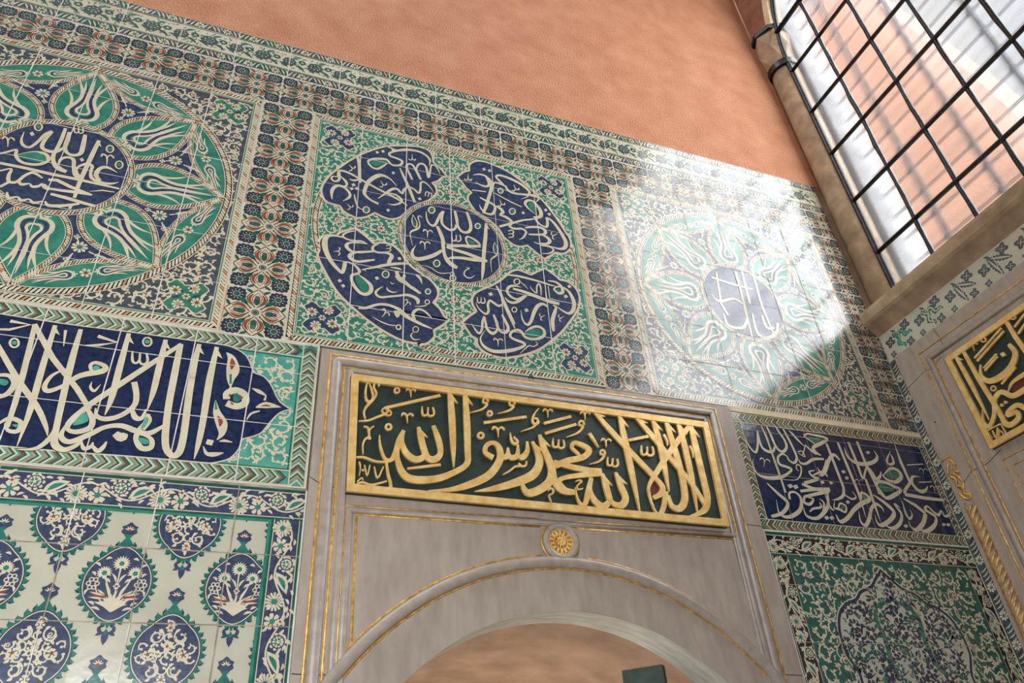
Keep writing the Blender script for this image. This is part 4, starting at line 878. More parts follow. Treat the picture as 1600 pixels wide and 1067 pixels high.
def petal_medallion(root, c, r=.665, rd=.262, text=None, textg=None, seed=3, dx=0, dz=0, inkc='slate'):
    p = Pad(); p.disc(c, r, 'navy', 5, 64); p.rope(roundpts(c, r + .004), .026, 6); p.build('navy_roundel', root)
    for k in range(8):
        a = PI / 4 * k + PI / 8 * 0; ca, sa = math.cos(a), math.sin(a)
        p = Pad(); tr = lambda u, v: (c[0] + u * ca - v * sa, c[1] + u * sa + v * ca)
        prof = [(.255, .060), (.30, .098), (.36, .122), (.43, .122), (.50, .098), (.57, .058), (.625, .018)]
        half = smooth(prof, 3); path = [tr(u, v) for u, v in half] + [tr(.645, 0)] + [tr(u, -v) for u, v in half[::-1]]
        p.poly(path, 'teal', 7); p.rope(path, .019, 7.5)
        tulip(p, lambda u, v: tr(.272 + u, v), 1.0, 8); p.build('tulip_petal', root)
    for k in range(8):
        a = PI / 4 * k + PI / 8; ca, sa = math.cos(a), math.sin(a)
        p = Pad(); tr = lambda u, v: (c[0] + u * ca - v * sa, c[1] + u * sa + v * ca)
        R0 = r - .016; h = R0 * math.sin(PI / 8) - .012; arc = []
        for i in range(13): t = -1 + 2 * i / 12; b = t * PI / 8 * .96; arc.append(tr(R0 * math.cos(b), R0 * math.sin(b)))
        inn = []
        for i in range(1, 12): t = 1 - 2 * i / 12; inn.append(tr(R0 * math.cos(PI / 8) - .070 * (1 - t * t), h * t))
        p.poly(arc + inn, 'teal', 7); p.rope([arc[-1]] + inn + [arc[0]], .017, 7.5)
        ox = R0 * math.cos(PI / 8) - .012
        for sg in (-1, 1): tulip(p, lambda u, v, sg=sg: tr(ox + v * .62, sg * (u + .028)), .52, 8)
        p.flower(tr(ox, 0), .022, 6, 'cream', 'red', 8)
        p.build('paired_tulip_lens', root)
    for k in range(8):
        p = Pad()
        a = PI / 4 * k + PI / 8; ca, sa = math.cos(a), math.sin(a); tr = lambda u, v: (c[0] + u * ca - v * sa, c[1] + u * sa + v * ca)
        p.flower(tr(.455, 0), .030, 9, 'cream', 'teal', 8)
        for u, v in ((.40, .0), (.51, .055), (.51, -.055)): p.ribbon([(*tr(.455 + (u - .455) * .5, v * .5), .006), (*tr(u, v), .004)], 'cream', 7.5, 1); p.flower(tr(u, v), .012, 4, 'cream', None, 8)
        for sg in (-1, 1): p.leaf(tr(.49, sg * .03), tr(.56, sg * .11), .01, 'cream', 7.6, .006)
        p.build('small_flower', root)
    p = Pad(); p.disc(c, rd, 'deep' if inkc == 'deep' else 'navy', 9, 64); p.rope(roundpts(c, rd + .008), .02, 10); ds = p.build('central_disc', root)
    if text:
        p = Pad(); dec(text, p, 'ink', 11, grow=.004, dx=dx, dz=dz); dec(text, p, 'cream', 12, dx=dx, dz=dz)
        if textg: dec(textg, p, 'teal', 13, dx=dx, dz=dz)
        p.build('inscription', ds)
def corner_rosettes(p, x0, z0, x1, z1, o=.17, a='green', b='navy', seed=4):
    rnd = random.Random(seed)
    for sx, sz, X, Z in ((1, 1, x0, z0), (-1, 1, x1, z0), (1, -1, x0, z1), (-1, -1, x1, z1)):
        cx, cz = X + sx * o, Z + sz * o; pts = []
        for i in range(48):
            t = 2 * PI * i / 48; q = .075 + .022 * math.cos(4 * (t - PI / 4)) + .006 * math.cos(12 * t); pts.append((cx + q * math.cos(t), cz + q * math.sin(t)))
        p.poly(pts, a, 2.6); p.ribbon([(q[0], q[1], .005) for q in pts + [pts[0]]], 'cream', 3, 1)
        for t in range(4):
            an = PI / 4 + PI / 2 * t + .3; p.flower((cx + .05 * math.cos(an), cz + .05 * math.sin(an)), .024, 8, 'cream', 'red' if t % 2 else 'tan', 3.2, rnd.random())
        p.flower((cx, cz), .016, 6, 'cream', 'red', 3.2)
        for t in range(6): an = t * PI / 3; p.leaf((cx + .02 * math.cos(an), cz + .02 * math.sin(an)), (cx + .06 * math.cos(an + .3), cz + .06 * math.sin(an + .3)), .012, b, 3.1)
XS1 = [-1.745, -1.52, -1.265, -1.015, -.76, -.515, -.27]
ZS = [3.38, 3.615, 3.865, 4.105, 4.34, 4.585, 4.84]
def medallion_panel(x0, x1, z0, z1, name, label, ground, seed, xs, zs, ros=('green', 'navy'), core='red', fl=.14, cell=.078):
    root = empty(name, ((x0 + x1) / 2, 0, z0), label, 'tile panel')
    g = slabbox('tile_ground', x0, z0, x1, z1, ground, root)
    p = Pad(); border_rope(p, x0, z0, x1, z1); p.rect(x0 + .036, z0 + .036, x1 - .036, z1 - .036, 'teal', .6); p.rect(x0 + .041, z0 + .041, x1 - .041, z1 - .041, 'cream', .8); p.rect(x0 + .044, z0 + .044, x1 - .044, z1 - .044, ground, 1); p.build('rope_border', root)
    p = Pad(); cx, cz = (x0 + x1) / 2, (z0 + z1) / 2
    keep = lambda x, z: math.hypot(x - cx, z - cz) > .60
    p.arabesque(x0 + .048, z0 + .048, x1 - .048, z1 - .048, cell, seed, 'cream', 2, .0068, None, fl, 'cream', core); fill(p, x0 + .048, z0 + .048, x1 - .048, z1 - .048, cell * .42, seed)
    corner_rosettes(p, x0, z0, x1, z1, .145, *ros); p.build('arabesque_ground', root)
    return root
r1 = medallion_panel(-1.748, -.268, 3.378, 4.842, 'medallion_mural', 'tile panel with large turquoise tulip rosette around blue inscribed disc, leftmost medallion panel', 'slate', 5, XS1, ZS)
petal_medallion(r1, (-1.008, 4.102), text='p1c', textg='p1c_g')
p = Pad(); tiles(p, XS1, ZS, L=16); p.build('grout_lines', r1)
r3 = medallion_panel(1.712, 3.208, 3.372, 4.846, 'medallion_mural', 'tile panel with green tulip rosette washed out by window glare, beside the window corner', 'slate', 9, XS1, ZS)
petal_medallion(r3, (2.452, 4.105), text='p3c')
p = Pad(); tiles(p, [1.712, 1.96, 2.205, 2.452, 2.70, 2.955, 3.208], [3.372, 3.62, 3.865, 4.105, 4.35, 4.60, 4.846], L=16); p.build('grout_lines', r3)
# centre panel: five blue cartouches on green scrollwork
r2 = medallion_panel(-.018, 1.462, 3.378, 4.842, 'medallion_mural', 'green scrollwork tile panel with round blue disc and four blue lobed inscription cartouches', 'teal', 7, None, None, ('navy', 'green'), cell=.066, fl=.10)
c2 = (.722, 4.112)
p = Pad(); p.rope(roundpts(c2, .672), .024, 5); p.build('rope_circle', r2)
def shrink(pts, d):
    sg = 1 if sarea(pts) > 0 else -1; out = []; n = len(pts)
    for i in range(n):
        a, b = pts[i - 1], pts[(i + 1) % n]; dx, dz = b[0] - a[0], b[1] - a[1]; l = math.hypot(dx, dz) or 1e-9; out.append((pts[i][0] - sg * dz / l * d, pts[i][1] + sg * dx / l * d))
    return out
for k in ('tl', 'tr', 'bl', 'br'):
    o = outline(k)
    if math.hypot(o[0][0] - o[-1][0], o[0][1] - o[-1][1]) < 1e-5: o = o[:-1]
    p = Pad(); p.poly(shrink(o, -.002), 'cream', 6); p.poly(shrink(o, .0095), 'dred', 6.6); p.poly(shrink(o, .0125), 'navy', 7.2)
    co = p.build('inscription_cartouche', r2)
    p = Pad(); dec(k, p, 'ink', 8, grow=.0035); dec(k, p, 'cream', 9); dec(k + '_g', p, 'teal', 10); p.build('inscription', co)
p = Pad(); cc = (.727, 4.118); p.disc(cc, .268, 'navy', 8, 64); p.rope(roundpts(cc, .272), .02, 9); ds = p.build('central_disc', r2)
p = Pad(); dec('p2c', p, 'ink', 11, grow=.004); dec('p2c', p, 'cream', 12); dec('p2c_g', p, 'green', 13); p.build('inscription', ds)
for a in (PI / 2, -PI / 2, 0, PI):
    for rr in (.36, .47, .57): p = Pad(); p.flower((c2[0] + rr * math.cos(a), c2[1] + rr * math.sin(a)), .022 if rr < .5 else .015, 8, 'cream', 'red', 4, ink='slate'); p.build('axis_flower', r2)
p = Pad(); tiles(p, [-.018, .239, .478, .716, .960, 1.202, 1.462], [3.378, 3.614, 3.856, 4.095, 4.341, 4.580, 4.842], L=16); p.build('grout_lines', r2)
def clip(pts, xmax, zmax):
    for ax, lim in ((0, xmax), (1, zmax)):
        out = []
        for i in range(len(pts)):
            a, b = pts[i - 1], pts[i]; ia, ib = a[ax] <= lim, b[ax] <= lim
            if ia != ib: t = (lim - a[ax]) / (b[ax] - a[ax]); out.append((a[0] + (b[0] - a[0]) * t, a[1] + (b[1] - a[1]) * t))
            if ib: out.append((b[0], b[1]))
        pts = out
        if len(pts) < 3: return None
    return pts
class ClipPad(Pad):
    XR, ZT = 3.419, 9.0
    def poly(s, pts, m_, L=1):
        q = clip([(a[0], a[1]) for a in pts], s.XR, s.ZT)
        if q: Pad.poly(s, q, m_, L)
    def ribbon(s, pts, m_, L=1, sm=4, relief=None):
        pp = smooth(pts, sm) if sm > 1 and len(pts) > 2 else list(pts); sd = s.sides(pp)
        for i in range(len(sd) - 1): s.poly([sd[i][0], sd[i][1], sd[i + 1][1], sd[i + 1][0]], m_, L)
# ------------------------------------------------------------------ quatrefoil border
def quatre(p, cx, cz, s_, seed=0, sz=None):
    rnd = random.Random(seed); k = s_ / .245; kz = (sz or s_) / .245
    T = lambda u, v: (cx + u * k, cz + v * kz)
    for sx in (-1, 1):
        for szn in (-1, 1):
            x, z = sx * .083, szn * .083; pts = []
            for i in range(36):
                t = 2 * PI * i / 36; c_, s2 = math.cos(t), math.sin(t); q = .0365 / (abs(c_) ** 3 + abs(s2) ** 3) ** (1 / 3) * (1.06 if i % 3 else .93); pts.append(T(x + q * c_, z + q * s2 * .95))
            p.poly(pts, 'indigo', 2); p.leaf(T(x - sx * .012, z - szn * .012), T(x - sx * .050, z - szn * .046), .024, 'dgreen', 2.3)
            for i in range(10): t = 2 * PI * i / 10; p.leaf(T(x + .018 * math.cos(t), z + .018 * math.sin(t)), T(x + .029 * math.cos(t), z + .029 * math.sin(t)), .0035, 'pale', 2.6)
            p.disc(T(x, z), .013, 'dgreen', 2.6, 9); p.ring(T(x, z), .014, .0025, 'pale', 2.8, 10); p.disc(T(x, z), .005, 'slate', 2.9, 7)
    for i in range(4):
        a = PI / 2 * i; ca, sa = math.cos(a), math.sin(a); R = lambda u, v: T(u * ca - v * sa, u * sa + v * ca)
        prof = [(.020, 0), (.034, .012), (.050, .032), (.076, .040), (.100, .024), (.121, 0)]
        up = smooth(prof, 3); path = [R(u, v) for u, v in up] + [R(u, -v) for u, v in up[::-1][1:-1]]
        p.poly(path, 'cream', 3); p.ribbon([(q[0], q[1], .0042) for q in path + [path[0]]], 'maroon', 3.6, 1)
        for sg in (-1, 1):
            p.ribbon([(*R(.040, sg * .012), .003), (*R(.054, sg * .026), .009), (*R(.074, sg * .030), .012), (*R(.094, sg * .018), .004)], 'red', 3.9, 3)
            p.ribbon([(*R(.038, sg * .004), .002), (*R(.056, sg * .016), .003), (*R(.078, sg * .018), .003), (*R(.104, 0), .002)], 'maroon', 4.0, 3)
        p.leaf(R(.036, 0), R(.088, 0), .026, 'dgreen', 4.1); p.disc(R(.076, 0), .0115, 'indigo', 4.3, 8)
        for t in range(4): p.disc(R(.076 + .006 * math.cos(t * 1.57), .006 * math.sin(t * 1.57)), .002, 'pale', 4.6, 5)
        for sg in (-1, 1):
            p.ribbon([(*R(.016, sg * .012), .0036), (*R(.026, sg * .026), .0036), (*R(.046, sg * .044), .0036)], 'ink', 3.2, 2)
            p.leaf(R(.100, sg * .018), R(.119, sg * .050), .014, 'dgreen', 2.2)
    p.flower(T(0, 0), .026, 8, 'cream', None, 3.7); p.disc(T(0, 0), .0155, 'indigo', 4.4, 12); p.ring(T(0, 0), .0105, .002, 'pale', 4.6, 10); p.disc(T(0, 0), .008, 'dgreen', 4.7, 8)
def qband(name, label, cells, rects, ground='cream', grp='bands of red and blue quatrefoil tiles'):
    x = [q for r in rects for q in (r[0], r[2])]; root = empty(name, ((min(x) + max(x)) / 2, 0, min(r[1] for r in rects)), label, 'tile border', grp)
    sb = Solid()
    for r in rects: sb.box((r[0], 0, r[1]), (r[2], .012, r[3]), ground)
    sb.build('tile_ground', root)
    p = ClipPad(); g = ClipPad()
    for i, (cx, cz, sx, sz) in enumerate(cells):
        quatre(p, cx, cz, sx, i, sz); 
        for a, b in (((cx - sx / 2, cz - sz / 2), (cx + sx / 2, cz - sz / 2)), ((cx - sx / 2, cz - sz / 2), (cx - sx / 2, cz + sz / 2))): g.line(a, b, .0035, 'grout' if i % 3 else 'tan', 6)
    p.build('quatrefoil_pattern', root); g.build('grout_lines', root)
xt0 = .0502; zq0, zq1 = 4.846, 5.078
qband('tile_border', 'long sloping row of cream tiles with red and blue quatrefoils above the medallion panels',
      [(xt0 + (i + .5) * .2452, (zq0 + zq1) / 2, .2452, zq1 - zq0) for i in range(-9, 14) ], [(-2.16, zq0, 3.42, zq1)])
for x0, x1, lab in ((-.268, -.018, 'upright strip of quatrefoil tiles between the left and centre medallion panels'), (1.462, 1.712, 'upright strip of quatrefoil tiles between the centre medallion panel and the glare-washed one'), (3.208, 3.42, 'narrow strip of quatrefoil tiles in the corner beside the window column')):
    n = 6; h = .2445
    qband('tile_border', lab, [((x0 + x1) / 2 if x0 < 3 else x0 + .12, 3.374 + (i + .5) * h, min(.246, x1 - x0 + .0) if x0 < 3 else .236, h) for i in range(n)] if x0 < 3 else [(x0 + .107, 3.374 + (i + .5) * h, .21, h) for i in range(n)], [(x0, 3.372, x1, 4.846)])
# ------------------------------------------------------------------ floral top border
root = empty('tile_border', (1, 0, 5.08), 'topmost border of small green and grey flowers and leaves, edging the salmon plaster', 'tile border')
slabbox('tile_ground', -2.2, zq1, 3.42, 5.362, 'cream', root)
p = Pad(); g = Pad(); tw = .2742; xf0 = .0951 - tw * 8
z0, z1 = zq1 + .004, 5.362
for i in range(21):
    x = xf0 + i * tw; rnd = random.Random(i)
    if x > 3.42: break
    xe = min(x + tw, 3.42)
    for a, b in ((z0, z0 + .062), (z1 - .062, z1)):
        p.rect(x, a, xe, b, 'slate' if i % 3 else 'dgreen', 1)
        for k in range(13):
            u = x + (k + .3) * tw / 13
            if u + .03 > 3.42: break
            if k in (3, 9): continue
            sg = 1 if k < 6 else -1
            p.leaf((u, (a + b) / 2 - sg * .024), (u + .022, (a + b) / 2 + sg * .024), .0085, 'cream', 2, .003)
        for q in (.27, .77):
            if x + q * tw < 3.4: p.flower((x + q * tw, (a + b) / 2), .024, 8, 'cream', 'green', 2.4, ink='ink')
        for zz in (a + .003, b - .003): p.line((x, zz), (xe, zz), .004, 'cream', 2.6); 
        p.line((x, a if a > z0 else b, ), (xe, a if a > z0 else b), .006, 'dgreen', 2.8)
    zc = (z0 + z1) / 2
    for k, (u, r_, c_) in enumerate(((.0, .040, 'slate'), (.24, .022, 'dgreen'), (.5, .046, 'slate'), (.75, .022, 'dgreen'))):
        if x + u * tw > 3.38: continue
        cx = x + u * tw; pts = []
        for t in range(27): an = 2 * PI * t / 27; q = r_ * (.88 + (.12 if t % 3 == 1 else 0)); pts.append((cx + q * math.cos(an), zc + (.012 if k % 2 else -.004) + q * math.sin(an) * .9))
        p.poly(pts, c_, 2)
        for t in range(7): an = 2 * PI * t / 7; p.disc((cx + r_ * .5 * math.cos(an), zc + r_ * .45 * math.sin(an)), r_ * .09, 'cream', 2.5, 6)
        p.disc((cx, zc + (.012 if k % 2 else -.004)), r_ * .28, 'cream' if k % 2 else 'green', 2.6, 8)
    for u0, u1, sg in ((.04, .24, 1), (.3, .5, -1), (.54, .72, 1), (.8, .98, -1), (.1, .3, -1), (.6, .8, -1)):
        if x + u1 * tw > 3.4: continue
        p.leaf((x + u0 * tw, zc + sg * .02), (x + u1 * tw, zc + sg * .058), .018, 'green' if sg > 0 else 'dgreen', 1.8, .008)
    fill(p, x, zc - .06, min(x + tw, 3.41), zc + .065, .024, i + 90, 'dgreen', 1.6)
    g.line((x, z0 - .004), (x, z1), .004, 'grout', 6)
g.line((-2.2, zq1), (3.42, zq1), .005, 'grout', 6)
p.build('flower_and_leaf_pattern', root); g.build('grout_lines', root)
# ------------------------------------------------------------------ left dark blue inscription panel
root = empty('calligraphy_mural', (-.8, 0, 2.75), 'large dark blue tile panel with bold white calligraphy and pointed end, left of the doorway', 'tile panel')
x0, x1, z0, z1 = -1.9, .128, 2.737, 3.372
slabbox('tile_ground', x0, z0, x1, z1, 'aqua', root)
p = Pad(); p.chevrons((x0, z1 - .034), (x1 - .062, z1 - .034), .058); p.chevrons((x0, z0 + .036), (x1 - .062, z0 + .036), .058); p.chevrons((x1 - .034, z0 + .0), (x1 - .034, z1 - .0), .056)
p.build('chevron_border', root)
p = Pad()
o = outline('navyo')
p.arabesque(-.33, z0 + .075, x1 - .07, z1 - .07, .075, 12, 'cream', 2, .0065, None, .2); fill(p, -.33, z0 + .075, x1 - .07, z1 - .07, .038, 8)
p.rect(x0, z0 + .068, x1 - .066, z0 + .072, 'dgreen', 3); p.rect(x0, z1 - .072, x1 - .066, z1 - .068, 'dgreen', 3); p.rect(x1 - .072, z0 + .068, x1 - .068, z1 - .068, 'dgreen', 3)
p.build('scrollwork_corners', root)
p = Pad(); p.poly(o, 'cream', 4); p.poly(shrink(o, .005), 'deep', 4.6); ct = p.build('pointed_cartouche', root)
p = Pad(); dec('navy', p, 'ink', 6, grow=.004); dec('navy', p, 'cream', 7); dec('navy_g', p, 'aqua', 8); p.build('inscription', ct)
p = Pad(); dec('navyfl', p, 'cream', 6); dec('navytq', p, 'teal', 6.6); dec('navyred', p, 'red', 7); p.build('painted_flowers', ct)
p = Pad()
for x in (-1.7, -1.455, -1.21): p.line((x, z0), (x, z1), .004, 'grout', 10)
for x in (-.862, -.606, -.343, -.118): p.line((x, z0), (x, z1), .0042, 'grout', 10)
for z in (2.985, 3.225): p.line((x0, z), (x1, z), .003, 'grout', 10)
p.line((x0, z1), (x1, z1), .007, 'grout', 10); p.line((x0, z0), (x1, z0), .007, 'grout', 10); p.line((x1 - .001, z0), (x1 - .001, z1), .006, 'grout', 10)
p.build('grout_lines', root)
# ------------------------------------------------------------------ flower band helper
def flower_band(p, a, b, w_, seed=1, L=2, ground='oval', step=.062):
    dx, dz = b[0] - a[0], b[1] - a[1]; l = math.hypot(dx, dz); dx /= l; dz /= l; rnd = random.Random(seed)
    tr = lambda u, v: (a[0] + u * dx - v * dz, a[1] + u * dz + v * dx); h = w_ / 2
    p.poly([tr(0, -h), tr(l, -h), tr(l, h), tr(0, h)], ground, L)
    for v in (-h + .003, h - .003): p.line(tr(0, v), tr(l, v), .008, 'dgreen', L + .4)
    for v in (-h + .009, h - .009): p.line(tr(0, v), tr(l, v), .003, 'cream', L + .6)
    n = int(l / step); st = l / n; pts = []
    for k in range(n * 4 + 1): u = k * st / 4; pts.append((*tr(u, (h - .03) * math.sin(u / st * PI / 2 * 1.0)), .0055))
    p.ribbon(pts, 'cream', L + .8, 2)
    for k in range(n):
        u = (k + .5) * st; v = (h - .034) * math.sin(u / st * PI / 2 + PI)
        t = k % 4
        if t == 0: p.flower(tr(u, v), h * .62, 15, 'cream', 'teal', L + 1.2, rnd.random(), .3)
        elif t == 1: p.flower(tr(u, v), h * .52, 7, 'cream', 'teal', L + 1.2, rnd.random(), .35); p.flower(tr(u, -v), h * .22, 5, 'cream', 'red', L + 1.2)
        elif t == 2:
            p.flower(tr(u, v), h * .56, 10, 'cream', None, L + 1.1); p.ring(tr(u, v), h * .38, .004, ground, L + 1.5, 14); p.disc(tr(u, v), h * .24, 'teal', L + 1.3, 10); p.disc(tr(u, v), h * .1, 'cream', L + 1.6, 7)
        else:
            q = tr(u - st * .55, -h * .35); e = tr(u + st * .6, h * .45); p.leaf(q, e, h * .62, 'cream', L + 1.2, .006); p.leaf(tr(u - st * .35, -h * .22), tr(u + st * .4, h * .32), h * .3, 'teal', L + 1.6, .005)
        for j in range(9):
            uu = u + rnd.uniform(-.5, .5) * st; vv = rnd.choice((-1, 1)) * h * rnd.uniform(.15, .7); an = rnd.uniform(-.9, .9)
            p.leaf(tr(uu, vv), tr(uu + .024 * math.cos(an), vv + .024 * math.sin(an)), .009, 'cream', L + 1, .003)
# ------------------------------------------------------------------ lower left field of oval medallions
root = empty('tile_mural', (-.9, 0, .9), 'pale tile field of leafy-edged blue oval medallions, lower left beside the doorway', 'tile panel')
x0, x1, z0, z1 = -1.9, .135, .9, 2.728
slabbox('tile_ground', x0, z0, x1, z1, 'pale', root)
p = Pad(); flower_band(p, (x0, z1 - .061), (x1 - .004, z1 - .061), .112, 3); flower_band(p, (x1 - .058, z1 - .116), (x1 - .058, z0), .104, 5)
p.rect(x0, z1 - .128, x1 - .112, z1 - .118, 'teal', 3.4); p.rect(x1 - .121, z0, x1 - .111, z1 - .118, 'teal', 3.4); p.rect(x0, z1 - .008, x1, z1, 'dgreen', 3.2)
p.build('flower_border', root)
XR, ZT = x1 - .121, z1 - .128
def oval(p, cx, cz, kind, seed):
    rnd = random.Random(seed); rx, rz = .095, .099
    def E(t, k=1.0):   # t from bottom, pointed ends
        a = -PI / 2 + 2 * PI * t; x = math.cos(a); z = math.sin(a)
        pt = 1 + .16 * max(0, abs(z) - .8) / .2
        return (cx + rx * k * x * (1 - .10 * abs(z) ** 6), cz + rz * k * z * pt)
    # serrated leaf rim
    rim = []; n = 16
    for side in (1, -1):
        seq = []
        for i in range(n):
            t = .5 * i / n + .008; f = lambda d: (t + d) if side > 0 else 1 - t - d
            seq += [E(f(.0), 1.07), E(f(.008), 1.17), E(f(.020), 1.235), E(f(.021), 1.18)]
        rim += seq if side > 0 else seq[::-1]
    p.poly(rim, 'pine', 2)
    for i in range(n):
        for sd in (1, -1):
            t = .5 * (i + .35) / n; f = lambda d: (t + d) if sd > 0 else 1 - t - d; p.leaf(E(f(0), 1.09), E(f(.012), 1.20), .006, 'dgreen' if i % 2 else 'indigo', 2.4)
    p.poly([E(i / 40, 1.075) for i in range(40)], 'pine', 2.7); p.poly([E(i / 40, 1.045) for i in range(40)], 'indigo', 3); p.poly([E(i / 40, 1.02) for i in range(40)], 'cream', 3.4); p.poly([E(i / 40, .99) for i in range(40)], 'oval', 3.8)
    if kind == 0:
        b = (cx, cz - .088)
        for (u, v, r_, n2) in ((0, .062, .026, 15), (-.043, .030, .023, 13), (.045, .032, .023, 13)):
            p.ribbon([(b[0], b[1], .004), (cx + u * .5, cz - .02, .004), (cx + u, cz + v, .005)], 'cream', 4, 3)
            c_ = (cx + u, cz + v)
            for k in range(n2): a = PI / 2 + (k - n2 / 2 + .5) * .36 - u * 6; p.leaf(c_, (c_[0] + r_ * math.cos(a), c_[1] + r_ * math.sin(a)), .0065, 'cream', 4.4)
            p.disc(c_, .008, 'teal', 5, 9)
            p.leaf((c_[0] + u * -.1, c_[1] - .02), c_, .014, 'cream', 4.6)
        for u in (-.068, .068):
            for k in range(6): a = k * PI / 3; p.ring((cx + u + .012 * math.cos(a), cz - .004 + .014 * math.sin(a)), .006, .0035, 'cream', 4.4, 8)
            p.leaf((cx + u * .3, cz - .045), (cx + u * 1.0, cz - .036), .018, 'red', 4.6); p.leaf((cx + u * .4, cz - .050), (cx + u * 1.05, cz - .046), .006, 'cream', 4.9); p.leaf((cx + u * .4, cz - .040), (cx + u * 1.05, cz - .030), .006, 'cream', 4.9)
            p.ribbon([(b[0], b[1], .004), (cx + u * .5, cz - .06, .004), (cx + u * .9, cz - .01, .003)], 'cream', 4, 3)
        for k in range(12): a = .35 + k * (PI - .7) / 11; r_ = .06 if k % 2 else .045; p.leaf((b[0], b[1] + .004), (b[0] + r_ * math.cos(a), b[1] + .008 + r_ * math.sin(a)), .009, 'cream', 4.2, .005 * (1 if k < 6 else -1))
        p.flower((cx, cz - .01), .010, 6, 'cream', 'red', 5)
        for sx in (-1, 1):
            for (u, v, du, dv, w_) in ((.012, -.05, .022, .05, .009), (.022, -.055, .03, .034, .009), (.004, .0, .018, .03, .007), (.02, .0, .022, .014, .007), (.058, .05, .018, .01, .008), (.03, .078, .018, -.006, .008), (.075, -.02, .008, -.02, .007), (.05, -.07, .02, .01, .008), (.066, .02, .014, .012, .008), (.03, -.085, .03, .008, .008)):
                p.leaf((cx + sx * u, cz + v), (cx + sx * (u + du), cz + v + dv), w_, 'cream', 4.3, sx * .004)
    else:
        p.arabesque(cx - .085, cz - .1, cx + .085, cz + .1, .034, seed + 50, 'cream', 4, .0042, lambda x, z: ((x - cx) / .088) ** 2 + ((z - cz) / .102) ** 2 < 1, .1)
        for sx in (-1, 1):
            for (u, v, r_) in ((.038, .048, .026), (.052, -.004, .024), (.034, -.052, .024), (.016, .01, .016)):
                pts = []
                for k in range(8): t = k / 7; a = (PI / 2 + 1.2 * u * 10 + t * 4.4); q = r_ * (1 - .6 * t); pts.append((cx + sx * (u + q * math.cos(a)), cz + v + q * math.sin(a), .0052))
                p.ribbon(pts, 'cream', 4.2, 2)
                for k in (1, 4): x, z, _ = pts[k]; p.leaf((x, z), (x + sx * .014, z + .012 * (1 if k == 1 else -1)), .009, 'cream', 4.3, .003)
            p.flower((cx + sx * .05, cz - .004), .014, 5, 'cream', 'red', 4.6)
        for v in (.075, .02, -.075): p.flower((cx, cz + v), .013, 6, 'cream', 'red', 4.6); p.leaf((cx, cz + v - .012), (cx, cz + v - .034), .010, 'cream', 4.4)
    # finials
    p.poly([(cx - .030, cz + .112), (cx - .006, cz + .146), (cx - .016, cz + .160), (cx + .016, cz + .160), (cx + .006, cz + .146), (cx + .030, cz + .112), (cx, cz + .128)], 'pine', 3)
    p.poly(smooth([(cx - .012, cz + .158), (cx - .024, cz + .166), (cx - .020, cz + .176), (cx - .024, cz + .184), (cx - .012, cz + .190), (cx, cz + .200), (cx + .012, cz + .190), (cx + .024, cz + .184), (cx + .020, cz + .176), (cx + .024, cz + .166), (cx + .012, cz + .158)], 3, True), 'oval', 3.3)
    for k in range(5): a = .4 + k * .58; p.leaf((cx, cz + .172), (cx + .017 * math.cos(a), cz + .172 + .016 * math.sin(a)), .004, 'cream', 3.7)
    p.disc((cx, cz + .172), .005, 'red' if seed % 3 else 'pine', 3.9, 8)
    p.poly([(cx - .008, cz - .112), (cx - .003, cz - .136), (cx + .003, cz - .136), (cx + .008, cz - .112)], 'pine', 3)
    for sx in (-1, 1): p.ribbon([(cx, cz - .150, .006), (cx + sx * .014, cz - .150, .010), (cx + sx * .021, cz - .138, .010), (cx + sx * .014, cz - .128, .003)], 'oval', 3.3, 4); p.leaf((cx + sx * .006, cz - .148), (cx + sx * .028, cz - .158), .010, 'oval', 3.2)
    p.leaf((cx, cz - .138), (cx, cz - .186), .020, 'oval', 3.4); p.disc((cx, cz - .150), .007, 'pine', 3.8, 8)
for r_ in range(-1, 7):
    for k in range(-1, 6):
        cx = -.0585 - k * .3565 - (.178 if r_ % 2 == 0 else 0) + .0; cz = 2.367 + .2065 - r_ * .2065 * 1.0 if False else 2.573 - r_ * .2065
        if cz > 2.8 or cx > .2 or cx < -1.8 or cz < 1.3: continue
        p = ClipPad(); p.XR, p.ZT = XR, ZT; oval(p, cx, cz, 1 if r_ % 2 == 0 else 0, r_ * 7 + k)
        if p.v: p.build('oval_medallion', root)
p = Pad()
for z in (2.482, 2.247, 2.01, 1.775): p.line((x0, z), (x1, z), .0035, 'groutd', 10)
for k, z in enumerate((2.728, 2.482, 2.247, 2.01)):
    for x in (-.8335, -.592, -.354, -.0995) if k % 2 == 0 else (-.842, -.59, -.356, -.102): p.line((x, z), (x, z - .24), .0038, 'grout' if (k + int(x * 10)) % 2 else 'groutd', 10)
p.line((x1 - .002, z0), (x1 - .002, z1), .006, 'grout', 10); p.line((x0, z1 + .003), (x1, z1 + .003), .010, 'groutd', 10)
p.build('grout_lines', root)
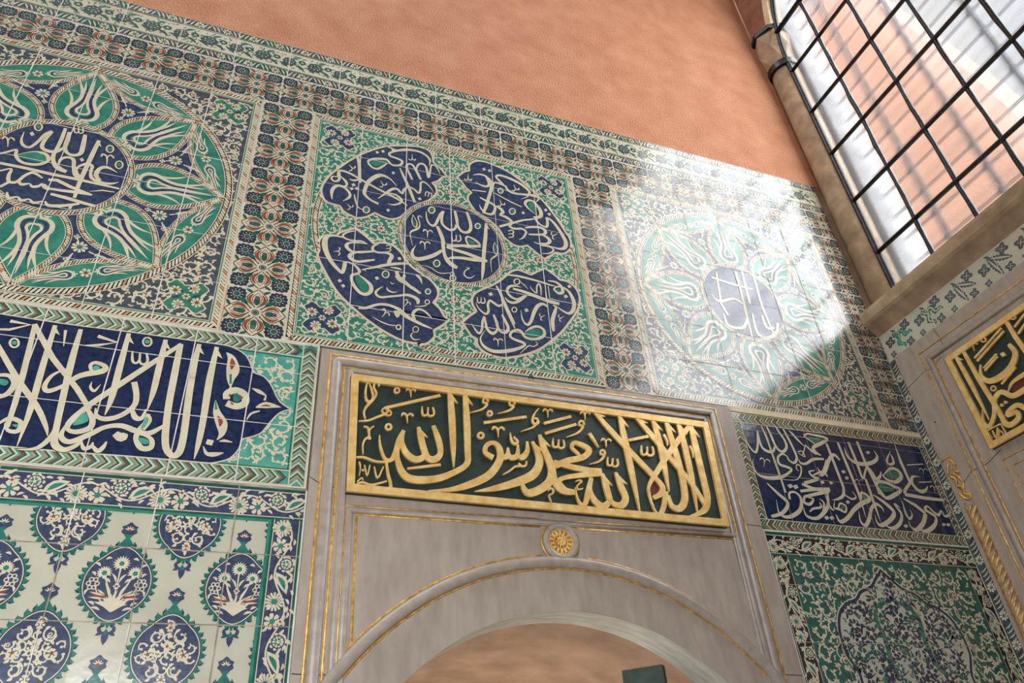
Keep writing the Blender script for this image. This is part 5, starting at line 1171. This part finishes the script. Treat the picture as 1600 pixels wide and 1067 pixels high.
# ------------------------------------------------------------------ marble strip and right blue panel
s = Solid(); s.box((2.135, -.006, 3.343), (3.42, .012, 3.371), 'creamstone'); tag(s.build('marble_strip'), 'thin cream marble strip running under the glare-washed tile panel to the corner', 'trim')
root = empty('calligraphy_mural', (2.8, 0, 2.72), 'shaded blue tile panel with two dense rows of white calligraphy, right of the doorway', 'tile panel')
x0, x1, z0, z1 = 2.137, 3.42, 2.722, 3.342
slabbox('tile_ground', x0, z0, x1, z1, 'deep', root)
p = Pad(); cl = ('cream', 'dgreen', 'tan', 'dgreen')
p.chevrons((x1, z1 - .03), (x0, z1 - .03), .052, cols=cl, ground='dgreen'); p.chevrons((x1, z0 + .03), (x0, z0 + .03), .052, cols=cl, ground='dgreen'); p.chevrons((x0 + .03, z0 + .056), (x0 + .03, z1 - .056), .05, cols=cl, ground='dgreen'); p.chevrons((x1 - .03, z0 + .056), (x1 - .03, z1 - .056), .05, cols=cl, ground='dgreen')
p.build('chevron_border', root)
p = Pad(); dec('rnavy', p, 'ink', 5, grow=.001); dec('rnavy', p, 'cream', 6, grow=-.0028); dec('rnavy_g', p, 'green', 7); p.build('inscription', root)
p = Pad()
for x in (2.335, 2.58, 2.83, 3.07): p.line((x, z0), (x, z1), .0032, 'groutd', 8)
for z in (3.01, 3.245): p.line((x0, z), (x1, z), .003, 'groutd', 8)
p.line((x0, z0), (x1, z0), .008, 'grout', 8); p.build('grout_lines', root)
# ------------------------------------------------------------------ lower right niche panel
root = empty('tile_mural', (2.8, 0, .9), 'dark tile panel with pointed floral niche on green scrollwork, right of the doorway', 'tile panel')
x0, x1, z0, z1 = 2.15, 3.42, .9, 2.716
slabbox('tile_ground', x0, z0, x1, z1, 'dgreen', root)
p = Pad(); flower_band(p, (x0, z1 - .055), (x1, z1 - .055), .102, 8, ground='ink'); flower_band(p, (x0 + .055, z1 - .108), (x0 + .055, z0), .10, 9, ground='ink'); flower_band(p, (x1 - .055, z1 - .108), (x1 - .055, z0), .10, 10, ground='ink'); p.build('flower_border', root)
p = Pad(); p.arabesque(x0 + .11, 1.6, x1 - .11, z1 - .11, .088, 21, 'cream', 2, .0065, None, .15); fill(p, x0 + .11, 1.6, x1 - .11, z1 - .11, .036, 4); p.build('scrollwork', root)
cx = (x0 + x1) / 2 - .02
half = smooth([(0, 2.585), (.06, 2.535), (.10, 2.50), (.17, 2.475), (.21, 2.44), (.27, 2.42), (.33, 2.375), (.365, 2.30), (.37, 2.2), (.33, 2.11), (.35, 2.02), (.38, 1.9), (.38, 1.2)], 3)
o = [(cx - a, b) for a, b in half[::-1]] + [(cx + a, b) for a, b in half[1:]]
p = Pad(); p.poly(o, 'cream', 4); p.poly(shrink(o, .006), 'deep', 4.4); p.poly(shrink(o, .02), 'pale', 4.8)
rnd = random.Random(33)
def inn(x, z, m_=.03):
    if z > 2.56 or z < 1.3: return False
    for k in range(len(half) - 1):
        if half[k + 1][1] <= z <= half[k][1]: return abs(x - cx) < half[k][0] - m_
    return False
for i in range(9):
    for j in range(22):
        x = cx + (i - 4) * .085 + rnd.uniform(-.015, .015); z = 2.53 - j * .06 + rnd.uniform(-.012, .012) + (i % 2) * .03
        if not inn(x, z): continue
        c_ = rnd.choice(('deep', 'dgreen', 'indigo', 'indigo')); r_ = rnd.uniform(.022, .034)
        p.flower((x, z), r_, rnd.choice((5, 6, 7)), c_, 'cream', 6, rnd.random(), .3)
        for q in range(4): an = rnd.random() * 6.28; p.leaf((x + r_ * math.cos(an), z + r_ * math.sin(an)), (x + (r_ + .035) * math.cos(an + .3), z + (r_ + .035) * math.sin(an + .3)), .012, rnd.choice(('ink', 'deep', 'dgreen')), 5.6, .005)
        p.ribbon([(x - .03, z - .02, .004), (x, z - .03, .005), (x + .04, z - .01, .004)], 'ink', 5.4, 3)
for sg in (-1, 1): p.ribbon([(cx, 2.43, .014), (cx + sg * .07, 2.41, .020), (cx + sg * .125, 2.36, .022), (cx + sg * .115, 2.26, .026), (cx + sg * .13, 2.16, .026), (cx + sg * .19, 2.08, .024), (cx + sg * .14, 1.98, .024), (cx, 1.92, .02)], 'green', 5.2, 4)
fill(p, cx - .36, 1.4, cx + .36, 2.56, .034, 77, 'indigo', 5.3, lambda x, z: inn(x, z, .04))
p.build('floral_niche', root)
p = Pad()
for x in (2.40, 2.65, 2.90, 3.15): p.line((x, z0), (x, z1), .003, 'groutd', 10)
for z in (2.48, 2.24, 2.0): p.line((x0, z), (x1, z), .003, 'groutd', 10)
p.line((x0 + .002, z0), (x0 + .002, z1), .006, 'grout', 10); p.build('grout_lines', root)
# ------------------------------------------------------------------ marble doorway
door = empty('doorway_surround', (1.135, 0, 0), 'grey marble doorway surround with gilded lines and flat carved arch', 'door surround')
AC, AR = (1.135, 1.395), .93
def arcpts(R, c=AC, a0=None, a1=None, n=40, zmin=None):
    if zmin is not None: a0 = math.asin((zmin - c[1]) / R); a1 = PI - a0
    return [(c[0] + R * math.cos(a0 + (a1 - a0) * i / n), c[1] + R * math.sin(a0 + (a1 - a0) * i / n)) for i in range(n + 1)]
y0f = -.022
s = Solid(); arc = arcpts(AR, zmin=1.9)
xl, xr, zt = .137, 2.133, 3.353
# face: strip from arch curve up to the top, and the two jambs
xs_ = [q[0] for q in arc]; vs_ = []; fs = []
for x, z in arc: vs_ += [(x, y0f, z), (x, y0f, zt), (x, .16, z), (x, .013, zt)]
for i in range(len(arc) - 1):
    a, b = 4 * i, 4 * i + 4; fs += [(a, a + 1, b + 1, b)]
s.faces(vs_, fs, 'marble')
jr, jl = arc[0][0], arc[-1][0]
s.faces([(xl, y0f, 0), (jl, y0f, 0), (jl, y0f, 1.9), (jl, y0f, zt), (xl, y0f, zt)], [(0, 1, 2, 3, 4)], 'marble')
s.faces([(jr, y0f, 0), (xr, y0f, 0), (xr, y0f, zt), (jr, y0f, zt), (jr, y0f, 1.9)], [(0, 1, 2, 3, 4)], 'marble')
s.faces([(xl, y0f, zt), (xr, y0f, zt), (xr, .013, zt), (xl, .013, zt), (xl, y0f, 0), (xr, y0f, 0), (xr, .013, 0), (xl, .013, 0)], [(0, 1, 2, 3), (0, 4, 7, 3), (1, 5, 6, 2)], 'marble')
s.build('marble_face', door)
s = Solid(); vs_ = []
path = [(jr, 0)] + arc + [(jl, 0)]
for x, z in path: vs_ += [(x, y0f + .001, z), (x, .14, z)]
s.faces(vs_, [(2 * i, 2 * i + 1, 2 * i + 3, 2 * i + 2) for i in range(len(path) - 1)], 'palestone', True)
vs_ = []
for x, z in path:   # back of the reveal opens wider
    vs_ += [(x, .14, z), (1.135 + (x - 1.135) * 1.25, .14, max(0, 1.395 + (z - 1.395) * 1.32) if z > 1.395 else z)]
s.faces(vs_, [(2 * i, 2 * i + 1, 2 * i + 3, 2 * i + 2) for i in range(len(path) - 1)], 'palestone')
s.build('arch_reveal', door)
# mouldings: half round rolls and gilded lines
def strip(name, paths, r, m_, parent=door, flat=.6, y=y0f):
    s_ = Solid()
    for pth in paths: s_.tube([(x, y, z) for x, z in pth], r, m_, 8)
    for i, v in enumerate(s_.v): s_.v[i] = (v[0], y + (v[1] - y) * flat, v[2])
    return s_.build(name, parent)
def frame(x0, x1, zt_, zb=0): return [(x0, zb), (x0, zt_ - .001), (x0 + .001, zt_), (x1 - .001, zt_), (x1, zt_ - .001), (x1, zb)]
strip('roll_moulding', [frame(.203, 2.015, 3.302)], .022, 'marbled')
strip('fillet_moulding', [frame(.262, 1.965, 3.262)], .012, 'marbled')
strip('gilded_line', [frame(.175, 2.043, 3.328)], .0048, 'gilt'); strip('gilded_line', [frame(.234, 1.988, 3.275)], .0048, 'gilt')
strip('roll_moulding', [[(.290, 2.1 - .6), (.290, 2.659), (.291, 2.66), (1.979, 2.676), (1.98, 2.675), (1.985, 1.5)]], .014, 'marbled')
strip('gilded_line', [[(.276, 1.5), (.276, 2.674), (.277, 2.675), (1.04, 2.682)], [(1.20, 2.684), (1.994, 2.69)]], .003, 'gilt')
upR, loR = 1.128, 1.075
ua = arcpts(upR, (1.135, 1.408), zmin=2.14); la = arcpts(loR, (1.135, 1.410), zmin=1.6)
strip('arch_moulding', [arcpts((upR + loR) / 2, (1.135, 1.409), zmin=1.65)], .0245, 'marbled', flat=1.0)
strip('gilded_line', [la], .0046, 'gilt')
zz = 2.155
left = [q for q in ua if q[0] < 1.07][::-1]; rgt = [q for q in ua if q[0] > 1.19]
strip('gilded_line', [[(1.04, 2.650), (.317, 2.644), (.316, 2.643), (.322, zz)] + left, [(1.20, 2.655), (1.955, 2.660), (1.956, 2.659), (1.972, zz)] + rgt], .0046, 'gilt')
# cracks and joints
p = Pad(front(y0f)); 
for pts in ([(.137, 2.775), (.165, 2.758), (.19, 2.744), (.23, 2.742)], [(.14, 2.10), (.2, 2.095), (.30, 2.10)], [(1.975, 2.74), (2.03, 2.735), (2.133, 2.73)], [(1.99, 2.11), (2.13, 2.105)]):
    p = Pad(front(y0f)); p.ribbon([(a, b, .0028) for a, b in pts], 'dark', 1, 1); p.build('crack', door)
# rosette boss
ros = empty('rosette_boss', (1.122, -.03, 2.590), 'small round gilded flower boss in a marble ring above the arch', 'rosette')
cb = (1.122, 2.590)
s = Solid(); s.tube([(cb[0] + .065 * math.cos(2 * PI * i / 32), -.030, cb[1] + .065 * math.sin(2 * PI * i / 32)) for i in range(32)], .013, 'marbled', 8, True); s.build('marble_ring', ros)
s = Solid(); s.tube([(cb[0] + .081 * math.cos(2 * PI * i / 32), -.026, cb[1] + .081 * math.sin(2 * PI * i / 32)) for i in range(32)], .0035, 'gilt', 6, True); s.build('gilded_line', ros)
s = Solid()
s.faces([(cb[0] + .056 * math.cos(2 * PI * i / 24), -.026, cb[1] + .056 * math.sin(2 * PI * i / 24)) for i in range(24)], [tuple(range(24))], 'gilt')
s.ball((cb[0], -.034, cb[1]), .007, 'gold')
for k in range(10):
    a = 2 * PI * k / 10; s.tube([(cb[0] + q * math.cos(a), -.030 - h_, cb[1] + q * math.sin(a)) for q, h_ in ((.006, 0), (.015, .008), (.024, .004))], [.003, .0055, .002], 'gold', 6)
for k in range(14):
    for sg in (-1, 1):
        a = 2 * PI * k / 14; s.tube([(cb[0] + q * math.cos(a + sg * d), -.031, cb[1] + q * math.sin(a + sg * d)) for q, d in ((.024, 0), (.032, .16), (.044, .18), (.051, 0.05))], [.002, .003, .003, .0018], 'gold', 6)
s.tube([(cb[0] + .052 * math.cos(2 * PI * i / 28), -.030, cb[1] + .052 * math.sin(2 * PI * i / 28)) for i in range(28)], .0028, 'gold', 6, True)
s.build('gilded_flower', ros)
# little hook in the top of the surround
p = Pad(front(-.026)); dec('hook', p, 'iron', 1, relief=.004); tag(p.build('iron_hook'), 'tiny black iron hook on the top edge of the marble doorway surround', 'hook')
# ------------------------------------------------------------------ gilded sign over the door
SY = -.05
sg_ = empty('inscription_sign', (1.14, SY, 2.7), 'long dark green board with raised gilded calligraphy and gold frame over the doorway', 'sign')
c4 = [(0.2582, 3.2234), (1.9466, 3.2199), (1.9251, 2.7009), (0.2681, 2.7146)]
def q4(q, u, v):
    a = [q[0][i] + (q[1][i] - q[0][i]) * u for i in (0, 1)]; b = [q[3][i] + (q[2][i] - q[3][i]) * u for i in (0, 1)]; return (a[0] + (b[0] - a[0]) * v, a[1] + (b[1] - a[1]) * v)
def sign_board(q, place, back, parent, bw, thick=.012):
    # q: top-left, top-right, bottom-right, bottom-left of the frame's outer edge
    W = math.hypot(q[1][0] - q[0][0], q[1][1] - q[0][1]); H = math.hypot(q[3][0] - q[0][0], q[3][1] - q[0][1]); a, b = bw / W, bw / H
    s_ = Solid(); vs = [place(*q4(q, u, v), h) for h in (-.001, -back) for u, v in ((0, 0), (1, 0), (1, 1), (0, 1))]
    s_.faces(vs, [(0, 1, 2, 3), (7, 6, 5, 4), (0, 4, 5, 1), (1, 5, 6, 2), (2, 6, 7, 3), (3, 7, 4, 0)], 'board'); s_.build('board', parent)
    s_ = Solid(); o_ = [(0, 0), (1, 0), (1, 1), (0, 1)]; i_ = [(a, b), (1 - a, b), (1 - a, 1 - b), (a, 1 - b)]
    vs = [place(*q4(q, u, v), h) for h in (thick, -.002) for pp in (o_, i_) for u, v in pp]
    fs = []
    for k in range(4):
        j = (k + 1) % 4; fs += [(k, j, 4 + j, 4 + k), (k, j, 8 + j, 8 + k), (4 + k, 4 + j, 12 + j, 12 + k)]
    s_.faces(vs, fs, 'gold'); s_.build('gold_frame', parent)
sign_board(c4, front(SY), .02, sg_, .030)
p = Pad(front(SY), .009); dec('sign', p, 'gold', 1, relief=.0095); p.build('gilded_inscription', sg_)
p = Pad(front(SY), .001); dec('signred', p, 'redpaint', 1); p.build('red_counter', sg_)
# ------------------------------------------------------------------ door leaf seen through the arch
s = Solid()
vs_ = [(1.56, .42, 0), (1.69, .30, 0), (1.72, .33, 0), (1.59, .45, 0)]; zt_ = 2.215
s.faces(vs_ + [(a, b, zt_) for a, b, c in vs_], [(0, 1, 5, 4), (1, 2, 6, 5), (2, 3, 7, 6), (3, 0, 4, 7), (4, 5, 6, 7), (3, 2, 1, 0)], 'doorgreen')
dl = tag(s.build('door_leaf'), 'dark green door leaf standing ajar inside the arch', 'door')
# ------------------------------------------------------------------ right wall
root = empty('leaf_border', (XC, -.03, 1), 'narrow upright strip of dark tiles with slanted white leaves in the room corner', 'tile border')
s = Solid(); s.box((XC - .012, -.062, .9), (XC - .0005, -.001, 3.835), 'slate'); s.build('tile_ground', root)
p = Pad(right(XC - .012)); z = 3.82; k = 0
while z > 1.6:
    if k % 5 == 4:
        p.flower((-.031, z - .02), .023, 8, 'cream', 'green', 2); z -= .05
    else:
        p.leaf((-.008, z - .026), (-.055, z - .004), .008, 'pale', 2, .006); p.leaf((-.012, z - .012), (-.05, z + .012), .006, 'dgreen' if k % 2 else 'ink', 1.6, .004); z -= .021
    k += 1
p.line((-.003, .9), (-.003, 3.83), .003, 'cream', 2); p.line((-.058, .9), (-.058, 3.83), .003, 'cream', 2); p.build('leaf_pattern', root)
# frieze of pale tiles under the sill
root = empty('tile_frieze', (XC, -1.5, 3.84), 'pale green tile frieze with blue carnations and jagged leaves under the window sill', 'tile border')
s = Solid(); s.box((XC - .012, -3.0, 3.842), (XC - .0005, -.014, 4.024), 'pale'); s.build('tile_ground', root)
p = Pad(right(XC - .012))
for k in range(13):
    yc = -.03 - k * .225; z0, z1 = 3.85, 4.018; zc = 3.936
    def serr(a, b, m_, w_=.036, wig=0):
        dx, dz = b[0] - a[0], b[1] - a[1]; l = math.hypot(dx, dz); nx, nz_ = -dz / l, dx / l; up = []; dn = []; n = 14
        for i in range(n + 1):
            t = i / n; h = w_ / 2 * math.sin(PI * t) ** .7 * (1.15 if i % 2 else .72); c_ = wig * math.sin(t * PI * 4); x = a[0] + dx * t + nx * c_; z_ = a[1] + dz * t + nz_ * c_
            up.append((x + nx * h, z_ + nz_ * h)); dn.append((x - nx * h, z_ - nz_ * h))
        p.poly(up + dn[1:-1][::-1], m_, 2)
        p.ribbon([(a[0] + dx * t + nx * wig * math.sin(t * PI * 4), a[1] + dz * t + nz_ * wig * math.sin(t * PI * 4), .010 * math.sin(PI * t) + .001) for t in [.08 + .084 * q for q in range(11)]], 'aqua' if k < 1 else 'pale', 2.6, 1)
    wg = .011 if k < 2 else 0; cm = ('pine', 'dgreen', 'slate')[min(k, 2)]
    serr((yc - .080, zc + .060), (yc - .120, zc - .078), cm, .036, wg); serr((yc - .088, zc + .052), (yc - .200, zc - .022), cm, .036, wg)
    for cx_, cz_, sz_ in ((yc - .040, zc + .012, 1), (yc - .172, zc + .052, 1), (yc - .030, zc - .066, .6), (yc - .165, zc - .062, .8)):
        for i in range(4): a = PI / 2 * i + .5; p.leaf((cx_, cz_), (cx_ + .036 * sz_ * math.cos(a), cz_ + .036 * sz_ * math.sin(a)), .030 * sz_, 'slate', 2); p.disc((cx_ + .024 * sz_ * math.cos(a), cz_ + .024 * sz_ * math.sin(a)), .0125 * sz_, 'slate', 2.3, 9)
        for i in range(4): a = PI / 2 * i + .5; p.line((cx_, cz_), (cx_ + .02 * sz_ * math.cos(a), cz_ + .02 * sz_ * math.sin(a)), .003, 'pale', 2.6)
    p.leaf((yc - .07, zc + .078), (yc - .10, zc + .05), .012, 'dgreen', 2); p.line((yc - .112, 3.842), (yc - .112, 4.024), .0025, 'grout', 4)
p.line((-3, 4.021), (-.014, 4.021), .005, 'grout', 4); p.line((-3, 3.845), (-.014, 3.845), .005, 'cream', 4); p.build('leaf_and_flower_pattern', root)
# marble surround on the right wall
rs = empty('marble_surround', (XC - .02, -1.2, 0), 'shaded grey marble surround with gilded lines on the right wall, around the second sign', 'wall surround')
s = Solid(); s.box((XC - .03, -2.3, 0), (XC - .0005, -.064, 3.84), 'marble'); s.build('marble_face', rs)
xf = XC - .03
def rstrip(name, paths, r, m_, parent=rs, flat=.6, x=xf):
    s_ = Solid()
    for pth in paths: s_.tube([(x, a, b) for a, b in pth], r, m_, 8)
    for i, v in enumerate(s_.v): s_.v[i] = (x + (v[0] - x) * flat, v[1], v[2])
    return s_.build(name, parent)
def rframe(ya, yb, zt_): return [(ya, 0), (ya, zt_ - .001), (ya - .001, zt_), (yb + .001, zt_), (yb, zt_ - .001), (yb, 0)]
rstrip('gilded_line', [rframe(-0.2156, -2.25, 3.7621)], .0045, 'gilt'); rstrip('gilded_line', [rframe(-0.2851, -2.19, 3.6977)], .0045, 'gilt')
rstrip('roll_moulding', [rframe(-.262, -2.16, 3.705)], .020, 'marbled')
rstrip('gilded_line', [[(-.385, 1.5), (-.385, 3.02), (-.386, 3.021), (-1.9, 3.035)], [(-.42, 1.5), (-.42, 2.975), (-.421, 2.976), (-1.9, 2.99)]], .0035, 'gilt')
for cp in (((-.066, 3.63), (-.13, 3.64), (-.2, 3.655), (-.25, 3.645), (-.33, 3.67)), ((-.12, 3.0), (-.16, 3.02), (-.21, 3.045), (-.3, 3.04), (-.4, 3.07)), ((-.36, 3.84), (-.372, 3.78), (-.368, 3.70))):
    p = Pad(right(xf), .0005); p.ribbon([(a, b, .003) for a, b in cp], 'dark', 1, 1); p.build('crack', rs)
p = Pad(right(xf), .0005); p.disc((-.135, 3.37), .005, 'dark', 1, 8); p.build('nail_hole', rs)
# carved gilded ornament and twisted colonnette at the edge
s = Solid()
s.box((xf - .003, -.138, 3.10), (xf + .002, -.078, 3.16), 'marble')
for pts, r_ in (([(-.080, 3.085), (-.095, 3.12), (-.12, 3.15), (-.135, 3.12), (-.125, 3.085), (-.145, 3.07)], .006), ([(-.085, 3.07), (-.11, 3.045), (-.10, 3.01), (-.13, 2.99), (-.12, 2.96), (-.145, 2.945)], .007), ([(-.10, 3.08), (-.13, 3.05), (-.14, 3.01), (-.115, 2.98)], .006), ([(-.095, 2.975), (-.11, 2.94), (-.14, 2.925), (-.155, 2.95)], .006), ([(-.075, 3.16), (-.13, 3.17)], .003), ([(-.13, 3.17), (-.145, 3.11)], .003)):
    s.tube([(xf - .004, a, b) for a, b in smooth(pts, 3)], r_, 'gilt', 7)
tag(s.build('gilded_ornament'), 'small carved gilded scroll ornament above the twisted colonnette on the right wall', 'ornament')
root = empty('twisted_colonnette', (xf, -.125, 0), 'slender gilded rope-twist colonnette on the edge of the shaded right wall surround', 'colonnette')
s = Solid(); s.tube([(xf - .004, -.125, .5), (xf - .004, -.125, 2.91)], .024, 'marbled', 12); s.build('shaft', root)
s = Solid()
for k in range(5):
    pts = []
    for i in range(int(2.4 / .012)):
        z = .5 + i * .012; a = z * 34 + 2 * PI * k / 5; pts.append((xf - .004 + .023 * math.cos(a), -.125 + .023 * math.sin(a), z))
    s.tube(pts, .0065, 'gilt', 5)
s.build('twisted_cords', root)
# second sign
s2 = empty('inscription_sign', (3.37, -1.2, 3.1), 'shaded dark green board with gold calligraphy on the right wall below the window', 'sign')
r4 = [(-0.3631, 3.6317), (-2.0000, 3.6417), (-2.0000, 3.0943), (-0.3703, 3.0843)]
sign_board(r4, right(3.37), .018, s2, .030)
p = Pad(right(3.37), .009); dec('rsign', p, 'gold', 1, relief=.0095); p.build('gilded_inscription', s2)
p = Pad(right(3.37), .001); dec('rsignred', p, 'redpaint', 1); p.build('red_counter', s2)
# ------------------------------------------------------------------ window
s = Solid()
prof = [(3.60, 4.19), (3.335, 4.19), (3.328, 4.165), (3.333, 4.115), (3.345, 4.098), (3.365, 4.085), (3.39, 4.06), (XC - .002, 4.026), (3.60, 4.026)]
ys = (-.002, -3.2); vs_ = [(x, y, z) for y in ys for x, z in prof]; n = len(prof)
s.faces(vs_, [(i, (i + 1) % n, n + (i + 1) % n, n + i) for i in range(n)] + [tuple(range(n))[::-1], tuple(range(n, 2 * n))], 'stone')
tag(s.build('window_sill'), 'heavy brown stone sill projecting below the tall grilled window', 'window sill')
root = empty('colonnette', (3.53, -.1, 4.19), 'brown stone corner colonnette with faceted capital and black iron rings beside the window', 'column')
cxx, cyy, cr_ = 3.545, -.088, .108
s = Solid(); s.tube([(cxx, cyy, 4.191), (cxx, cyy, 5.2), (cxx, cyy, 6.62)], cr_, 'stone', 24); s.build('shaft', root)
def facets(s_, r0, r1, z0, z1, n, m_):
    ring = lambda r, z, o: [(cxx + r * math.cos(2 * PI * (i + o) / n), cyy + r * math.sin(2 * PI * (i + o) / n), z) for i in range(n)]
    s_.faces(ring(r0, z0, 0) + ring((r0 + r1) / 2 * 1.10, (z0 + z1) / 2, .5) + ring(r1, z1, 0), [(i, (i + 1) % n, n + i) for i in range(n)] + [((i + 1) % n, n + (i + 1) % n, n + i) for i in range(n)] + [(n + i, n + (i + 1) % n, 2 * n + (i + 1) % n) for i in range(n)] + [(n + i, 2 * n + (i + 1) % n, 2 * n + i) for i in range(n)] + [tuple(range(n))[::-1], tuple(range(2 * n, 3 * n))], m_)
def prism(s_, r0, r1, z0, z1, n, m_, tw=0):
    vs = [(cxx + r * math.cos(2 * PI * i / n + t), cyy + r * math.sin(2 * PI * i / n + t), z) for r, z, t in ((r0, z0, 0), (r1, z1, tw)) for i in range(n)]
    s_.faces(vs, [(i, (i + 1) % n, n + i) for i in range(n)] + [((i + 1) % n, n + (i + 1) % n, n + i) for i in range(n)] + [tuple(range(n))[::-1], tuple(range(n, 2 * n))], m_)
s = Solid(); facets(s, .110, .150, 6.66, 7.04, 6, 'stone'); s.build('faceted_capital', root)
s = Solid(); prism(s, .128, .128, 6.60, 6.665, 24, 'iron'); s.build('iron_ring', root)
s = Solid(); prism(s, .165, .165, 7.04, 7.085, 8, 'iron'); s.build('iron_ring', root)
# arch springing over the column
s = Solid(); pts = []
for i in range(13):
    z = 7.085 + i * .09; sag = 2.35 - math.sqrt(max(0, 2.35 ** 2 - (z - 6.75) ** 2)); pts.append((z, sag))
vs_ = []
for z, sg in pts: vs_ += [(3.44, -.01, z), (3.44, -.012 - sg, z), (3.47, -.13 - sg, z), (3.58, -.13 - sg, z)]
s.faces(vs_, [(4 * i + k, 4 * i + k + 1, 4 * i + k + 5, 4 * i + k + 4) for i in range(12) for k in range(3)], 'redstone')
tag(s.build('arch_springer'), 'reddish stone springing of the window arch above the column capital', 'arch stone')
s = Solid(); vs_ = []
for z, sg in pts: vs_ += [(3.468, -.128 - sg, z), (3.455, -.20 - sg, z), (3.55, -.235 - sg, z)]
s.faces(vs_, [(3 * i + k, 3 * i + k + 1, 3 * i + k + 4, 3 * i + k + 3) for i in range(12) for k in range(2)], 'creamstone')
tag(s.build('arch_voussoir'), 'pale cream stone edge of the window arch beside the iron frame', 'arch stone')
# iron grille and glass
win = empty('window_1', (3.5, -1.3, 4.19), kind='structure')
PX = 3.50; sc = (PX + .1215) / (3.42 + .1215)
Y = lambda y: -2.61 + (y + 2.61) * sc
Z = lambda z: 1.55 + (z - 1.55) * sc
def edge_y(z):   # left edge of the window, curving in above the springing
    zz_ = Z(6.50); return Y(-.235) - (0 if z < zz_ else 2.3 - math.sqrt(max(0, 2.3 ** 2 - (z - zz_) ** 2)))
s = Solid(); fr = [(PX, edge_y(4.19 + i * .1), 4.19 + i * .1) for i in range(40)]
s.tube(fr, .024, 'iron', 8); s.tube([(PX + .03, y + .03, z) for x, y, z in fr], .018, 'iron', 8); s.build('iron_frame', win)
rnd = random.Random(5)
s = Solid()
for k in range(8):
    y = Y(-.5447 - .3065 * k); s.tube([(PX - .004 + rnd.uniform(-.003, .003), y + rnd.uniform(-.003, .003), 4.19 + i * .12) for i in range(30)], [.0145 * rnd.uniform(.85, 1.2) for _ in range(30)], 'iron', 7)
for z in (4.515, 4.968, 5.43, 5.885, 6.378, 6.86, 7.33):
    zz_ = Z(z); s.tube([(PX - .014, edge_y(zz_) - .005, zz_), (PX - .014, -2.9, zz_)], .0145, 'iron', 8)
s.tube([(PX - .014, edge_y(Z(6.86)), Z(6.86)), (PX - .014, -2.9, Z(6.86))], .021, 'iron', 8)
s.build('iron_bars', win)
s = Solid(); s.faces([(PX + .012, Y(-.20), 4.19), (PX + .012, -2.9, 4.19), (PX + .012, -2.9, 8.0), (PX + .012, Y(-.20), 8.0)], [(0, 1, 2, 3)], 'glass'); s.build('ribbed_glass_panes', win)
# outer grille
og = empty('outer_grille', (3.8, -1.3, 4.1), 'blurred outer iron lattice with ball knots seen through the ribbed window glass', 'grille')
s = Solid()
for k in range(8): y = -.475 - .395 * k; s.tube([(3.8, y, 4.1), (3.8, y, 8.3)], .017, 'iron', 6)
for k in range(21): z = 4.17 + .2 * k; s.tube([(3.8, -.22, z), (3.8, -3.0, z)], .013, 'iron', 6)
for k in range(8):
    for j in range(21): s.ball((3.8, -.475 - .395 * k, 4.17 + .2 * j), .032, 'iron', 8, 5)
s.build('bars_and_knots', og)
# stone reveal beside the outer grille and the house across the court
s = Solid(); s.box((3.64, -.215, 3.9), (4.02, .35, 9.5), 'greystone'); tag(s.build('wall_reveal'), kind='structure')
hs = empty('house', (9, 4, 0), 'peach plastered house across the court seen blurred through the window', 'building')
s = Solid(); o = [(9.5, 0), (.0, 0), (.3, 6.0), (.75, 8.8), (1.0, 10.5), (1.35, 12.3), (1.8, 14.5), (9.5, 14.5)]
n = len(o); s.faces([(x, y, z) for x in (9.0, 9.8) for y, z in o], [tuple(range(n)), tuple(range(n, 2 * n))[::-1]] + [(i, n + i, n + (i + 1) % n, (i + 1) % n) for i in range(n)], 'peach'); s.build('facade', hs)
s = Solid(); s.box((4, -12, -.3), (20, 14, -.2), 'floor'); tag(s.build('courtyard_paving'), kind='structure')
